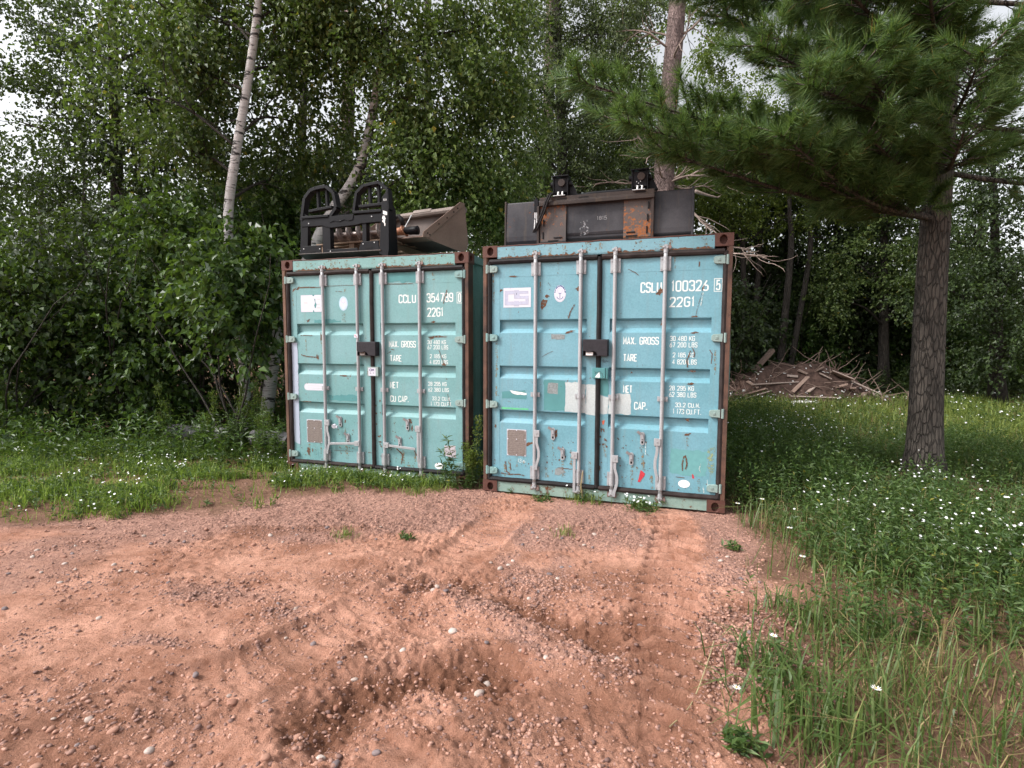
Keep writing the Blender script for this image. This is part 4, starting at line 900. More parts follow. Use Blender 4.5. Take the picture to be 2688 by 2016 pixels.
# fork frame
FO = (.77, .20, RT)
fk = roof_thing('fork_frame', 'black steel pallet fork frame with two barred load guards standing on the left container roof', 'fork frame', CL, FO)
def fpart(name, fn, mat='black_steel', lab=None, bw=.003):
    mb = MB(); fn(mb); shifted(mb, (FO[0], FO[1], 0)); o = mb.build(name, M[mat] if isinstance(mat, str) else mat, fk, label=lab)
    if bw: bevel(o, bw)
    return o
y0, y1 = .15, .235
for x0, x1, side in ((.255, .684, 0), (.953, 1.383, 1)):
    def guard(mb):
        if side == 0: P = [(.190, .50), (.240, .765), (.325, .850), (.40, .872), (.545, .884), (.650, .800), (.684, .625), (.60, .53)]
        else: P = [(.925, .56), (.965, .775), (1.064, .852), (1.262, .872), (1.375, .785), (1.385, .56)]
        for p, q in zip(P[:-1], P[1:]): mb.bar(p, q, .040 if side == 0 else .034, y0 - .01, y1)
    fpart('load_guard', guard)
    for bx, zt in (((.400, .862), (.525, .872)) if side == 0 else ((1.114, .856), (1.235, .866))):
        fpart('guard_bar', lambda mb: mb.bar((bx, zt), (bx + .008, .632), .030, y0 + .03, y1 - .01))
    fpart('guard_crossbar', lambda mb: mb.bar((x0 + .03, .612 if side == 0 else .622), (x1 - .07, .645 if side == 0 else .632), .030, y0 + .01, y1))
    fpart('top_angle', lambda mb: (mb.box((.205 if side == 0 else .92, y0 - .02, .520 if side == 0 else .535), (.585 if side == 0 else 1.30, y1 + .03, .548 if side == 0 else .565))))
def toothed(mb):
    n = 26; mb.box((.575, y0 + .006, .43), (.925, y1, .530))
    for i in range(n): x = .585 + i * (.330 / n); mb.prism([(x, .530), (x + .0105, .530), (x + .008, .546), (x + .0025, .546)], y0 + .01, y0 + .05)
    mb.prism([(.585, .525), (.925, .525), (.915, .468), (.86, .460), (.80, .476), (.73, .455), (.665, .470), (.60, .455)], y0 - .012, y0 + .004)
fpart('toothed_rail', toothed, bw=.001)
fpart('main_beam', lambda mb: mb.prism([(.190, .518), (1.30, .518), (1.30, .425), (1.02, .420), (.96, .408), (.60, .392), (.53, .412), (.49, .425), (.190, .425)], y0 - .004, y1 - .02))
fpart('side_plate', lambda mb: (mb.prism([(.150, .085), (.262, .085), (.285, .55), (.205, .60), (.190, .55)], y0 + .004, y0 + .03), mb.box((.150, y0 + .031, .085), (.168, y1 + .12, .55))))
fpart('side_plate', lambda mb: (mb.prism([(1.262, .060), (1.372, .010), (1.392, .10), (1.395, .56), (1.385, .78), (1.312, .70), (1.300, .56)], y0 - .012, y0 + .012), mb.prism([(y0 + .013, .02), (y1 + .15, .02), (y1 + .10, .60), (y0 + .013, .72)], 1.360, 1.378, 0, None, 'x')))
for xa, xb, zb in ((.478, .590, .10), (1.030, 1.085, .20)): fpart('upright', lambda mb: mb.box((xa, y0 + .008, zb), (xb, y1, .43)))
fpart('lower_plate', lambda mb: (mb.prism([(.188, .10), (.47, .10), (.462, .196), (.196, .192)], y0 - .006, y0 + .007)))
fpart('lower_plate', lambda mb: (mb.prism([(.52, .088), (.975, .10), (.970, .138), (.552, .140)], y0 - .006, y0 + .007)))
fpart('lower_plate', lambda mb: (mb.prism([(.98, .105), (1.262, .105), (1.250, .212), (1.022, .204)], y0 - .006, y0 + .007)))
def gap_flange(mb):
    mb.prism([(y0 - .025, .092), (y0 - .02, .104), (y0 + .26, .020), (y0 + .26, .004)], .150, 1.290, 0, None, 'x')
fpart('gap_fill_flange', gap_flange, 'grapple_edge')  # flange carried back as a dark plate, standing for the shaded gap below
for x in (.33, 1.13): fpart('fork_slot', lambda mb: mb.box((x - .045, y0 - .009, .118 if x < 1 else .128), (x + .045, y0 - .0065, .134 if x < 1 else .144)), 'hole_black', None, 0)
fpart('decal', lambda mb: (quadpatch(mb, [(1.320, .545), (1.374, .528), (1.374, .492), (1.322, .505)], y0 - .0132, 0, .002), quadpatch(mb, [(1.308, .470), (1.345, .485), (1.36, .44), (1.345, .395), (1.322, .41)], y0 - .0134, 0, .010, .015), quadpatch(mb, [(1.335, .40), (1.352, .40), (1.348, .368), (1.338, .372)], y0 - .0136, 0, .003), text(mb, '66', 1.330, 1.372, .655, .685, y0 - .0138, .0028)), 'paper', 'worn white decal', 0)
for p in ((.300, .46), (.745, .47), (1.17, .49), (.22, .16), (.60, .115), (1.05, .18), (1.20, .19), (.45, .15)): fpart('bolt_head', lambda mb: mb.tube([(p[0], y0 - .003, p[1]), (p[0], y0 - .012, p[1])], .007, 6), 'bolt', None, 0)

# pallets under the auger and bucket
def pallet(label, c, off, rz, zt):
    t = roof_thing('wooden_pallet', label, 'pallet', c, off, 'wooden pallets stacked on the left container roof'); t.rotation_euler.z += rz
    for i in range(3):
        mb = MB(); mb.box((-.50 + i * .46, -.50, .022), (-.42 + i * .46, .50, .118)); bevel(mb.build('stringer', M['wood'], t), .004)
    for z in (0, .1185):
        for i in range(6 if z else 3):
            mb = MB(); w = .088 + .02 * rnd.random(); yy = -.52 + i * (1.04 - .09) / (5 if z else 2); dz = rnd.uniform(0, .002); mb.box((-.55 + rnd.uniform(-.02, .02), yy, z + dz), (.55 + rnd.uniform(-.02, .02), yy + w, z + dz + .019)); bevel(mb.build('board', M['wood'], t), .003)
    return t
pallet('lower weathered wooden pallet lying on the left container roof', CL, (.78, .98, RT), .06, 0)
pallet('upper weathered wooden pallet of the stack, under the auger', CL, (.73, .96, RT + .1405), -.10, 0)
# auger
AO = (.85, .60, RT + .28)
au = roof_thing('auger', 'rusty steel earth auger with spiral flighting lying on the pallets behind the fork frame', 'auger', CL, AO)
def aparts():
    L0, L1, r, ax = -.62, .30, .112, .118
    mb = MB(); mb.tube([(L0, 0, ax), (L1, 0, ax)], .034, 12); mb.build('shaft', M['auger'], au, True)
    mb = MB(); n = 150; turns = 6.4; vs = []
    for i in range(n + 1):
        t = i / n; a = t * turns * 2 * math.pi; x = L0 + (L1 - L0) * t
        for rr in (.033, r): vs += [(x - .004, rr * math.cos(a), ax + rr * math.sin(a)), (x + .006, rr * math.cos(a), ax + rr * math.sin(a))]
    fs = []
    for i in range(n): b = 4 * i; fs += [(b, b + 2, b + 6, b + 4), (b + 1, b + 5, b + 7, b + 3), (b + 2, b + 3, b + 7, b + 6)]
    mb.add(vs, fs); mb.build('flighting', M['auger'], au, True)
    mb = MB(); mb.tube([(.30, 0, ax), (.36, 0, ax), (.365, 0, ax), (.42, -.01, ax - .002), (.50, -.01, ax - .002)], [.05, .055, .040, .048, .050], 14); mb.build('coupling', M['orange_rust'], au, True)
    for x, tilt in ((.345, .35), (.50, -.45)):
        mb = MB(); mb.tube([(x - .006, 0, ax), (x + .006, 0, ax)], .074, 16); o = mb.build('coupling_flange', M['orange_rust'], au); mb2 = None
        o.data.transform(Matrix.Translation((x, 0, ax)) @ Matrix.Rotation(tilt, 4, 'Y') @ Matrix.Translation((-x, 0, -ax)))
    mb = MB(); mb.tube([(.51, -.01, ax), (.56, -.01, ax), (.565, -.01, ax), (.66, -.01, ax - .002), (.69, -.01, ax - .002)], [.040, .042, .050, .052, .055], 16); mb.tube([(.691, -.01, ax - .002), (.6915, -.01, ax - .002)], .036, 12); mb.build('drive_hub', M['black_steel'], au, True)
    mb = MB(); mb.bar((.36, .12), (.30, .27), .06, -.03, -.015); mb.bar((.40, .10), (.33, .20), .02, -.06, -.045); mb.build('drive_bracket', M['orange_rust'], au)
    mb = MB(); mb.tube([(.36, .02, .30), (.41, .02, .31), (.45, .02, .27), (.47, .02, .20)], .028, 10); mb.build('drive_hose', M['rubber'], au, True)
    mb = MB(); mb.tube([(.52, -.02, .16), (.585, .03, .315)], .007, 6); mb.build('tie_rod', M['galv'], au)
aparts()
# loader bucket
BO = Vector((2.05, .90, RT)); bk = roof_thing('loader_bucket', 'dusty rust brown loader bucket lying at the right end of the left container roof', 'bucket', CL, BO)
o_ = Vector((-.51, -.86, 0)).normalized(); w_ = Vector((-.855, .509, .095)).normalized()
def bpt(s, t, z): return o_ * s + w_ * t + Vector((0, 0, z + .145))
def bshell(name, prof, t0, t1, mat, thick=.012, closed=False):
    mb = MB(); n = len(prof); inn = []
    for i in range(n):
        a, b = Vector(prof[max(i - 1, 0)]), Vector(prof[min(i + 1, n - 1)]); d = (b - a).normalized(); nn = Vector((-d.y, d.x)); inn.append((prof[i][0] + nn.x * thick, prof[i][1] + nn.y * thick))
    loop = list(prof) + inn[::-1]; m = len(loop)
    vs = [bpt(p[0], t0, p[1]) for p in loop] + [bpt(p[0], t1, p[1]) for p in loop]
    mb.add(vs, [(i, i + m, (i + 1) % m + m, (i + 1) % m) for i in range(m)] + [tuple(range(m)), tuple(range(2 * m - 1, m - 1, -1))])
    return mb.build(name, mat, bk)
bshell('shell', [(.60, .125), (.12, .022), (.06, .02), (.015, .05), (.0, .10), (-.005, .50)][::-1], .012, 1.72, M['bucket_in'])
bshell('cutting_edge', [(.50, .088), (.64, .118)], .0, 1.73, M['bucket_rust'], .016)
mb = MB(); ring = [(-.02, .50), (-.03, .545), (.0, .572), (.06, .580), (.11, .565), (.12, .53), (.10, .50)]
vs = [bpt(s_, .012, z_) for s_, z_ in ring] + [bpt(s_, 1.72, z_) for s_, z_ in ring]; n = len(ring)
mb.add(vs, [(i, i + n, (i + 1) % n + n, (i + 1) % n) for i in range(n)] + [tuple(range(n)), tuple(range(2 * n - 1, n - 1, -1))]); bevel(mb.build('top_lip', M['lip'], bk), .006)
for t0, t1 in ((0.0, .011), (1.721, 1.733)):
    mb = MB(); prof = [(.64, .118), (.635, .175), (.10, .605), (.02, .600), (-.035, .13), (-.012, .045), (.03, .012), (.10, .008)]
    vs = [bpt(s_, t0, z_) for s_, z_ in prof] + [bpt(s_, t1, z_) for s_, z_ in prof]; n = len(prof)
    mb.add(vs, [(i, i + n, (i + 1) % n + n, (i + 1) % n) for i in range(n)] + [tuple(range(n)), tuple(range(2 * n - 1, n - 1, -1))])
    bevel(mb.build('side_plate', M['bucket_rust'], bk), .003)
mb = MB(); prof = [(.645, .120), (.640, .178), (.10, .612), (.025, .606), (.06, .560), (.54, .145), (.56, .118)]
vs = [bpt(s_, -.012, z_) for s_, z_ in prof] + [bpt(s_, -.001, z_) for s_, z_ in prof]; n = len(prof)
mb.add(vs, [(i, i + n, (i + 1) % n + n, (i + 1) % n) for i in range(n)] + [tuple(range(n)), tuple(range(2 * n - 1, n - 1, -1))]); bevel(mb.build('side_cutter', M['bucket_rust'], bk), .003)
for s_, z_ in ((.58, .17), (.55, .155), (.42, .30), (.30, .39), (.20, .475), (.14, .53)):
    mb = MB(); mb.tube([bpt(s_, -.0125, z_), bpt(s_, -.016, z_)], .009, 8); mb.build('bolt_hole', M['hole_black'], bk)
mb = MB(); vs = [bpt(a, t, z) for t in (.62, 1.06) for a, z in ((.02, .585), (.10, .588), (.125, .545), (.03, .575))]; mb.add(vs, [(0, 1, 5, 4), (1, 2, 6, 5), (0, 4, 7, 3)]); mb.build('lip_sheet', M['lip'], bk)
mb = MB(); mb.box((-.05, -.35, -.045), (.05, .05, .045)); tb = mb.build('timber_block', M['wood']); bevel(tb, .006)
tag(tb, 'short timber offcut lying on the pallet under the bucket edge', 'timber'); tb.location = Matrix.Translation(CL.location) @ Matrix.Rotation(CL.rotation_euler.z, 4, 'Z') @ Vector((1.30, .80, RT + .05)); tb.rotation_euler.z = CL.rotation_euler.z - .5

# grapple bucket on the right container
GO = (1.15, .2, RT); gp = roof_thing('grapple_bucket', 'dark steel grapple bucket with rusty mounting plates standing on the right container roof', 'grapple bucket', CR, GO)
def gpart(name, fn, mat='grapple_steel', lab=None, bw=.003, parent=None):
    mb = MB(); fn(mb); shifted(mb, (GO[0], GO[1], -.004)); mats = [M[q] for q in mat] if isinstance(mat, (list, tuple)) else M[mat]
    o = mb.build(name, mats, parent or gp, label=lab)
    if bw: bevel(o, bw)
    return o
def gshell(mb):
    P = [(.50, .012), (.20, .000), (.150, .006), (.122, .022), (.106, .055), (.104, .10), (.122, .44), (.128, .452), (.17, .452), (.60, .40), (.60, .385), (.18, .43), (.15, .43), (.138, .10), (.145, .06), (.20, .03), (.50, .03)]
    mb.prism(P, .225, 2.065, 0, None, 'x')
gpart('shell', gshell, bw=.002)
gpart('end_plate', lambda mb: mb.prism([(.098, .0), (.112, .468), (.20, .475), (.62, .42), (.66, .05), (.55, .0)], .205, .2245, 0, None, 'x'), 'grapple_edge')
gpart('end_plate', lambda mb: mb.prism([(.090, .0), (.108, .472), (.20, .475), (.62, .42), (.66, .05), (.55, .0)], 2.0655, 2.086, 0, None, 'x'))
gpart('lower_edge_shade', lambda mb: mb.prism([(.13, .0), (.108, .012), (.1, .04), (.13, .03)], .226, 2.064, 0, None, 'x'), 'hole_black', None, 0)  # near-black strip along the underside curve, its shade put into the colour
for x0, x1, lab in ((.600, .872, 'left rusty mounting plate'), (1.440, 1.700, 'right rusty mounting plate')):
    gpart('mounting_plate', lambda mb: mb.prism([(.080, .010), (.066, .024), (.078, .40), (.090, .40)], x0, x1, 0, None, 'x'), 'mount_rust', lab)
gpart('centre_plate', lambda mb: mb.prism([(.098, .075), (.088, .10), (.098, .40), (.108, .40)], .8735, 1.4385, 0, None, 'x'))
for x in (.572, 1.7015): gpart('edge_flange', lambda mb: mb.prism([(.050, .008), (.050, .38), (.11, .40), (.11, .012)], x, x + .024, 0, None, 'x'), 'grapple_edge')
gpart('top_angle', lambda mb: (mb.prism([(.034, .376), (.034, .408), (.052, .425), (.052, .462), (.13, .474), (.13, .464), (.062, .44), (.062, .40), (.12, .385)], .598, 1.728, 0, None, 'x')), 'grapple_edge')
gpart('hinge_tube', lambda mb: (mb.tube([(.64, .17, .474), (.95, .17, .478), (1.10, .17, .492), (1.45, .17, .492), (1.74, .17, .486)], .022, 8), mb.tube([(1.02, .22, .505), (1.10, .22, .512), (1.35, .22, .508)], .014, 7)), 'black_steel', None, 0)
for q in ((.83, .06, .435), (1.60, .06, .440), (1.05, .055, .436)): gpart('slot', lambda mb: mb.box((q[0] - .05, .0505, q[2] - .006), (q[0] + .05, .0518, q[2] + .006)), 'hole_black', None, 0)  # thin dark boxes on the surface stand for open slots
for x, z, h, v in ((.648, .335, .035, 1), (.640, .215, .035, 1), (.635, .09, .035, 1), (.79, .060, .045, 0), (.74, .030, .055, 0), (1.675, .315, .035, 1), (1.668, .20, .035, 1), (1.662, .085, .035, 1), (1.51, .070, .042, 0), (1.52, .035, .055, 0)):
    gpart('slot', lambda mb: mb.box((x - (.0075 if v else h), .060 + .04 * 0, z - (h if v else .007)), (x + (.0075 if v else h), .068, z + (h if v else .007))), 'hole_black', None, .004)
for k, (x, zb) in enumerate(((.815, .470), (1.590, .462))):
    def tower(mb):
        for sx in (-.078, .066): mb.prism([(.055, zb), (.040, zb + .175), (.13, zb + .180), (.30, zb + .02), (.30, zb)], x + sx, x + sx + .012, 0, None, 'x')
        mb.prism([(.062, zb + .03), (.050, zb + .17), (.058, zb + .17), (.070, zb + .03)], x - .065, x + .065, 0, None, 'x')
        mb.prism([(x + .078, zb + .165), (x + .095, zb + .15), (x + .165, zb + .005), (x + .078, zb + .005)], .10, .16)
    t = gpart('cylinder_tower', tower, 'black_steel')
    gpart('tower_cap', lambda mb: mb.box((x - .084, .020, zb + .176), (x + .084, .15, zb + .188)), 'black_steel', parent=t)
    gpart('pivot_disc', lambda mb: mb.tube([(x + .012, .0495, zb + .120), (x + .012, .036, zb + .120)], .036, 20), 'grapple_edge', None, .002, t)
    gpart('pivot_pin', lambda mb: (mb.tube([(x - .105, .09, zb + .118), (x + .105, .09, zb + .118)], .026, 12)), 'black_steel', None, 0, t)
    gpart('stub_fitting', lambda mb: (mb.tube([(x - .022, .045, zb + .002), (x - .018, .048, zb + .034)], .010, 8), mb.tube([(x + .022, .045, zb + .002), (x + .024, .048, zb + .034)], .010, 8), mb.box((x - .07, .030, zb - .006), (x + .05, .050, zb - .001))), 'bolt', None, 0, t)
    if k: gpart('bolt_marks', lambda mb: [mb.tube([(x + px, .050, zb + pz), (x + px, .046, zb + pz)], .0045, 6) for px, pz in ((-.03, .075), (.006, .075), (-.03, .037), (.006, .037), (-.012, .06))], 'bolt', None, 0, t)
    gpart('grapple_arm', lambda mb: mb.prism([(.14, zb + .15), (.19, zb + .16), (.62, zb - .03), (.62, zb - .08), (.30, zb + .03)], x - .03, x + .05, 0, None, 'x'), 'black_steel')
for dx in (0, .022): gpart('hydraulic_hose', lambda mb: mb.tube([(.735 + dx, .10, .492), (.720 + dx, .055, .500), (.700 + dx, .020, .47), (.672 + dx, .012, .41), (.640 + dx, .020, .32), (.60 + dx, .03, .24), (.560 + dx, .04, .16), (.530 + dx * .6, .06, .128)], .0105, 8), 'rubber', None, 0)
gpart('coupler', lambda mb: (mb.box((.535, .075, .330), (.578, .104, .455)), mb.tube([(.556, .09, .455), (.556, .09, .475)], .014, 8)), 'black_steel')
gpart('coupler_nipple', lambda mb: (mb.tube([(.545, .088, .33), (.545, .088, .27)], .008, 8), mb.tube([(.566, .088, .33), (.566, .088, .24), (.563, .088, .20)], .009, 8), mb.tube([(.541, .09, .26), (.534, .09, .14)], .006, 6)), 'bolt', None, 0)
gpart('label_remnant', lambda mb: (quadpatch(mb, [(1.02, .205), (1.105, .215), (1.10, .075), (1.015, .070)], .0855, 0, .018, .02)), 'label_scrap', 'peeled pale label', 0)
gpart('chalk_number', lambda mb: text(mb, '1815', 1.180, 1.275, .212, .248, .0880, .0028), 'chalk', 'chalked number 1815', 0)

# ------------------------------------------------------------------ leaves, needles, branches
def leaf_arrays(C, D, Nn, L, Wd, fold=.25):
    """kite shaped folded leaves: centre of base C, direction D, normal Nn"""
    D = D / np.linalg.norm(D, axis=1, keepdims=True); S = np.cross(D, Nn); S /= (np.linalg.norm(S, axis=1, keepdims=True) + 1e-9); U = np.cross(S, D)
    L = np.asarray(L)[:, None]; Wd = np.asarray(Wd)[:, None]
    tip = C + D * L - U * L * .10; r = C + D * L * .42 + S * Wd / 2 + U * Wd * fold; l = C + D * L * .42 - S * Wd / 2 + U * Wd * fold
    V = np.stack([C, r, tip, l], 1).reshape(-1, 3); n = len(C); b = np.arange(n)[:, None] * 4
    T = np.concatenate([b + [0, 1, 2], b + [0, 2, 3]], 1).reshape(-1, 3); return V, T
def unit(n):
    v = rng.normal(size=(n, 3)); return v / np.linalg.norm(v, axis=1, keepdims=True)
def sprays(P, outward, n_leaf, length, droop, leafL, spread=.04, hang=.6):
    """twigs starting at P, going outward and drooping, with leaves along them"""
    T = len(P); t = (np.arange(n_leaf) + rng.random((T, n_leaf))) / n_leaf
    D = outward + .55 * unit(T); D[:, 2] *= .5; D /= np.linalg.norm(D, axis=1, keepdims=True); Ln = length * rng.uniform(.55, 1.25, (T, 1))
    pos = P[:, None, :] + D[:, None, :] * (t * Ln)[..., None]; pos[..., 2] -= droop * (t * Ln) ** 2 * 1.6
    pos = pos.reshape(-1, 3) + rng.normal(size=(T * n_leaf, 3)) * spread
    ld = np.repeat(D, n_leaf, 0) * .6 + unit(T * n_leaf) * .8; ld[:, 2] -= hang
    nn = unit(T * n_leaf) * .7 + np.array([0, -.25, .75]); L = leafL * rng.uniform(.65, 1.2, T * n_leaf)
    return leaf_arrays(pos, ld, nn, L, L * rng.uniform(.62, .85, T * n_leaf))
def crown_points(n, centres, radii, shell=.55):
    """points in overlapping lobes, denser towards the outside, plus the outward direction"""
    k = rng.integers(0, len(centres), n); u = unit(n); r = rng.random(n) ** (shell)
    C, Rr = np.array(centres, float)[k], np.array(radii, float)[k]
    if Rr.ndim == 1: Rr = Rr[:, None].repeat(3, 1)
    return C + u * Rr * r[:, None], u
def limb_tubes(mb, pts, r0, r1, n=7):
    rad = list(np.linspace(r0, r1, len(pts))); mb.tube(pts, rad, n)
def wander(p, d, L, n, jit, up=0.0):
    p = Vector(p); d = Vector(d).normalized(); out = [p.copy()]
    for i in range(n):
        d = (d + Vector((rnd.uniform(-jit, jit), rnd.uniform(-jit, jit), rnd.uniform(-jit, jit) + up))).normalized(); p = p + d * L / n; out.append(p.copy())
    return out
def curve_pts(P, n=5):
    """Catmull-Rom through control points"""
    P = [Vector(p) for p in P]; P = [P[0] * 2 - P[1]] + P + [P[-1] * 2 - P[-2]]; out = []
    for i in range(1, len(P) - 2):
        for k in range(n):
            t = k / n; a, b, c, d = P[i - 1:i + 3]
            out.append(.5 * ((2 * b) + (c - a) * t + (2 * a - 5 * b + 4 * c - d) * t * t + (3 * b - a - 3 * c + d) * t ** 3))
    out.append(P[-2]); return out

def tree(name, label, trunk, r0, r1, bark, leaf, lobes, radii, n_twig, n_leaf, leafL, length=.55, droop=.5, group=None, limbs=True, shell=.5, dead=0, smooth_tr=True, limb_r=.35, hang=.6, spread=.05):
    base = Vector(trunk[0]); base.z = gz(base.x, base.y) - .05
    t = thing(name, label, 'tree', base, 0, group)
    pts = curve_pts([base] + [Vector(p) for p in trunk[1:]]); rel = [p - base for p in pts]
    mb = MB(); f = np.linspace(0, 1, len(rel)); rad = [r0 + (r1 - r0) * (q ** .8) for q in f]; rad[0] *= 1.35
    mb.tube(rel, rad, 12); mb.build('trunk', bark, t, True)
    mb = MB(); nl = 0
    if limbs:
        for c, rr in zip(lobes, radii):
            c = Vector(c); i = min(range(len(pts)), key=lambda j: abs(pts[j].z - (c.z - .45 * (c - pts[j]).length))); p = pts[i]
            mid = (p + c) / 2 + Vector((rnd.uniform(-.2, .2), rnd.uniform(-.2, .2), rnd.uniform(.0, .25)))
            q = curve_pts([p - base, mid - base, c - base], 5); limb_tubes(mb, q, rad[i] * limb_r, .012); nl += 1
            R0 = rr if not hasattr(rr, '__len__') else max(rr)
            for k in range(7):
                a = q[rnd.randrange(3, len(q))]; limb_tubes(mb, wander(a, (rnd.uniform(-1, 1), rnd.uniform(-1, 1), rnd.uniform(-.4, .6)), R0 * .9, 5, .3), .012, .003, 5)
    for k in range(dead):
        i = rnd.randrange(len(rel) // 4, len(rel)); limb_tubes(mb, wander(rel[i], (rnd.uniform(-1, 1), rnd.uniform(-1, 1), rnd.uniform(-.2, .5)), rnd.uniform(.6, 1.6), 7, .35), .022, .004, 6)
    if mb.f: mb.build('limbs', M['bark'], t, True, kind='stuff')
    if n_twig:
        P, u = crown_points(max(1, n_twig // 8), [tuple(Vector(c) - base) for c in lobes], radii, shell); P = np.repeat(P, 8, 0) + rng.normal(size=(len(P) * 8, 3)) * [.17, .17, .13]; u = np.repeat(u, 8, 0)
        u = (u + .9 * unit(len(u))); u /= np.linalg.norm(u, axis=1, keepdims=True); V, T = sprays(P, u, n_leaf, length, droop, leafL, spread, hang); obj('crown', tri_mesh('crown', V, T, leaf), t)
    return t

S = spot
# birch with the straight pale trunk at the left, and the leaning one behind the container
tree('birch_tree', 'tall white birch left of the containers with a straight pale black-flecked trunk', [S(650, 1060, 8.6), S(632, 900, 8.6), S(606, 700, 8.6), S(598, 560, 8.6), S(620, 390, 8.6), S(645, 240, 8.6), S(662, 120, 8.6), S(676, 0, 8.6), S(690, -220, 8.7), S(700, -500, 8.8)], .088, .05, M['birch'], M['leaf_birch'],
     [S(800, 40, 9.2), S(500, 180, 9.4), S(770, 170, 9.4), S(470, 40, 9.0), S(690, -160, 8.6), S(500, 400, 9.2), S(800, 330, 9.8), S(390, 260, 9.0), S(730, 480, 10.2), S(560, 60, 9.6)], [.8, .7, .8, 1.0, 1.0, .6, .7, 1.0, .6, .7], 1500, 15, .092, .60, .75)
tree('birch_tree', 'white birch with a curved trunk leaning right over the left container roof', [S(690, 1010, 9.6), S(730, 880, 9.6), S(800, 700, 9.6), S(868, 560, 9.6), S(912, 496, 9.6), S(945, 430, 9.6), S(965, 350, 9.6), S(980, 270, 9.6), S(1005, 120, 9.6), S(1020, 0, 9.6), S(1030, -200, 9.6)], .118, .05, M['birch'], M['leaf_birch_fresh'],
     [S(1010, 90, 9.2), S(1140, 110, 9.3), S(1260, 70, 9.6), S(1090, 250, 9.2), S(1200, 290, 9.3), S(1150, 420, 9.3), S(1270, 420, 9.8), S(1100, 390, 9.6), S(900, 110, 9.9), S(1110, 540, 9.8), S(1240, 540, 10.0), S(1310, 230, 9.9), S(1050, -90, 9.3), S(1230, -80, 9.6), S(1050, 590, 10.4), S(1340, 560, 10.6), S(880, -20, 9.2)],
     [.75, .85, .8, .65, .8, .75, .65, .5, .7, .55, .55, .6, 1.0, .9, .45, .5, .8], 2500, 15, .086, .62, .95)
G_BG = 'trees in the wood behind the containers'
tree('maple_tree', 'dark dull-leaved tree with black bare limbs behind the gap between the containers', [S(1500, 1060, 14), S(1480, 600, 14), S(1470, 300, 14), S(1460, 0, 14), S(1450, -200, 14)], .17, .07, M['bark'], M['leaf_grey'],
     [S(1440, 60, 13.5), S(1560, 90, 13.6), S(1390, 200, 13.5), S(1520, 240, 13.8), S(1400, 380, 13.6), S(1560, 380, 14), S(1480, 480, 14), S(1630, 240, 14.4), S(1620, 480, 14.5), S(1340, 520, 14.5), S(1480, -80, 14), S(1650, 20, 14.5), S(1720, 520, 15)], [1.0, .95, .9, .95, .9, .9, .8, .8, .8, .8, 1.2, .8, .8], 2300, 17, .075, .55, .35, G_BG, dead=16)
tree('poplar_tree', 'yellow-green loose tree behind the right end of the right container', [S(1960, 1030, 17), S(1950, 700, 17), S(1940, 430, 17)], .15, .02, M['bark'], M['leaf_yellow'],
     [S(1860, 420, 16.5), S(1960, 470, 16.5), S(2060, 430, 16.5), S(1880, 560, 16.6), S(2000, 330, 17), S(2080, 560, 17), S(2130, 300, 17), S(1820, 500, 16)], [.95, 1.0, .95, .8, 1.0, .8, 1.0, .7], 1500, 15, .085, .5, .4, G_BG)
tree('maple_tree', 'dark shaded tree behind the left birch and the fork frame', [S(760, 1040, 13), S(770, 700, 13), S(790, 400, 13), S(800, 0, 13)], .16, .07, M['bark'], M['leaf_dark'],
     [S(700, 560, 12.6), S(820, 560, 12.6), S(640, 460, 12.6), S(780, 440, 13), S(900, 600, 12.5), S(920, 440, 13), S(600, 600, 12), S(700, 680, 11.6), S(860, 700, 12.6), S(640, 180, 13.5), S(900, 60, 13.5)], [.9, .9, .9, .7, .8, .7, .9, .8, .8, .8, .9], 1700, 16, .085, .5, .4, G_BG, dead=22)
tree('maple_tree', 'broad dark tree at the far left edge beyond the grass', [S(300, 1060, 11.5), S(310, 700, 11.5), S(300, 300, 11.5), S(290, 0, 11.5)], .17, .08, M['bark'], M['leaf_dark'],
     [S(300, 100, 11), S(180, 260, 11), S(400, 320, 11.2), S(260, 460, 11), S(420, 560, 11), S(120, 520, 11), S(300, 660, 10.8), S(40, 320, 11), S(460, 120, 11.6), S(100, 60, 11.6), S(420, 760, 10.4), S(160, 780, 10.6)], [1.1, 1.0, 1.0, 1.0, .9, 1.0, .9, 1.1, 1.0, 1.1, .8, .9], 2100, 16, .085, .55, .45, G_BG)
tree('maple_tree', 'tall dull green tree behind the leaning birch crown', [S(1130, 1030, 16), S(1130, 600, 16), S(1120, 200, 16), S(1120, -100, 16)], .18, .08, M['bark'], M['leaf_grey'],
     [S(1100, 560, 15.5), S(1220, 600, 15.5), S(1000, 500, 15.5), S(1180, 420, 15.8), S(1300, 480, 15.8), S(1040, 300, 16), S(1320, 300, 16), S(1220, 120, 16), S(960, 640, 15)], [1.1, 1.0, 1.0, 1.0, 1.0, 1.0, .9, 1.0, .9], 1500, 15, .09, .55, .35, G_BG)
tree('poplar_tree', 'leafy green tree in the wood beyond the debris pile', [S(2320, 1020, 17), S(2320, 600, 17), S(2330, 380, 17)], .18, .02, M['bark'], M['leaf_birch'],
     [S(2300, 300, 16.5), S(2420, 420, 16.5), S(2220, 480, 16.6), S(2350, 600, 16.5), S(2480, 640, 16.5), S(2240, 680, 16.6), S(2420, 760, 16.2), S(2180, 780, 16.6)], [1.2, 1.1, 1.0, 1.1, 1.0, .9, .9, .8], 1500, 15, .09, .55, .4, G_BG)
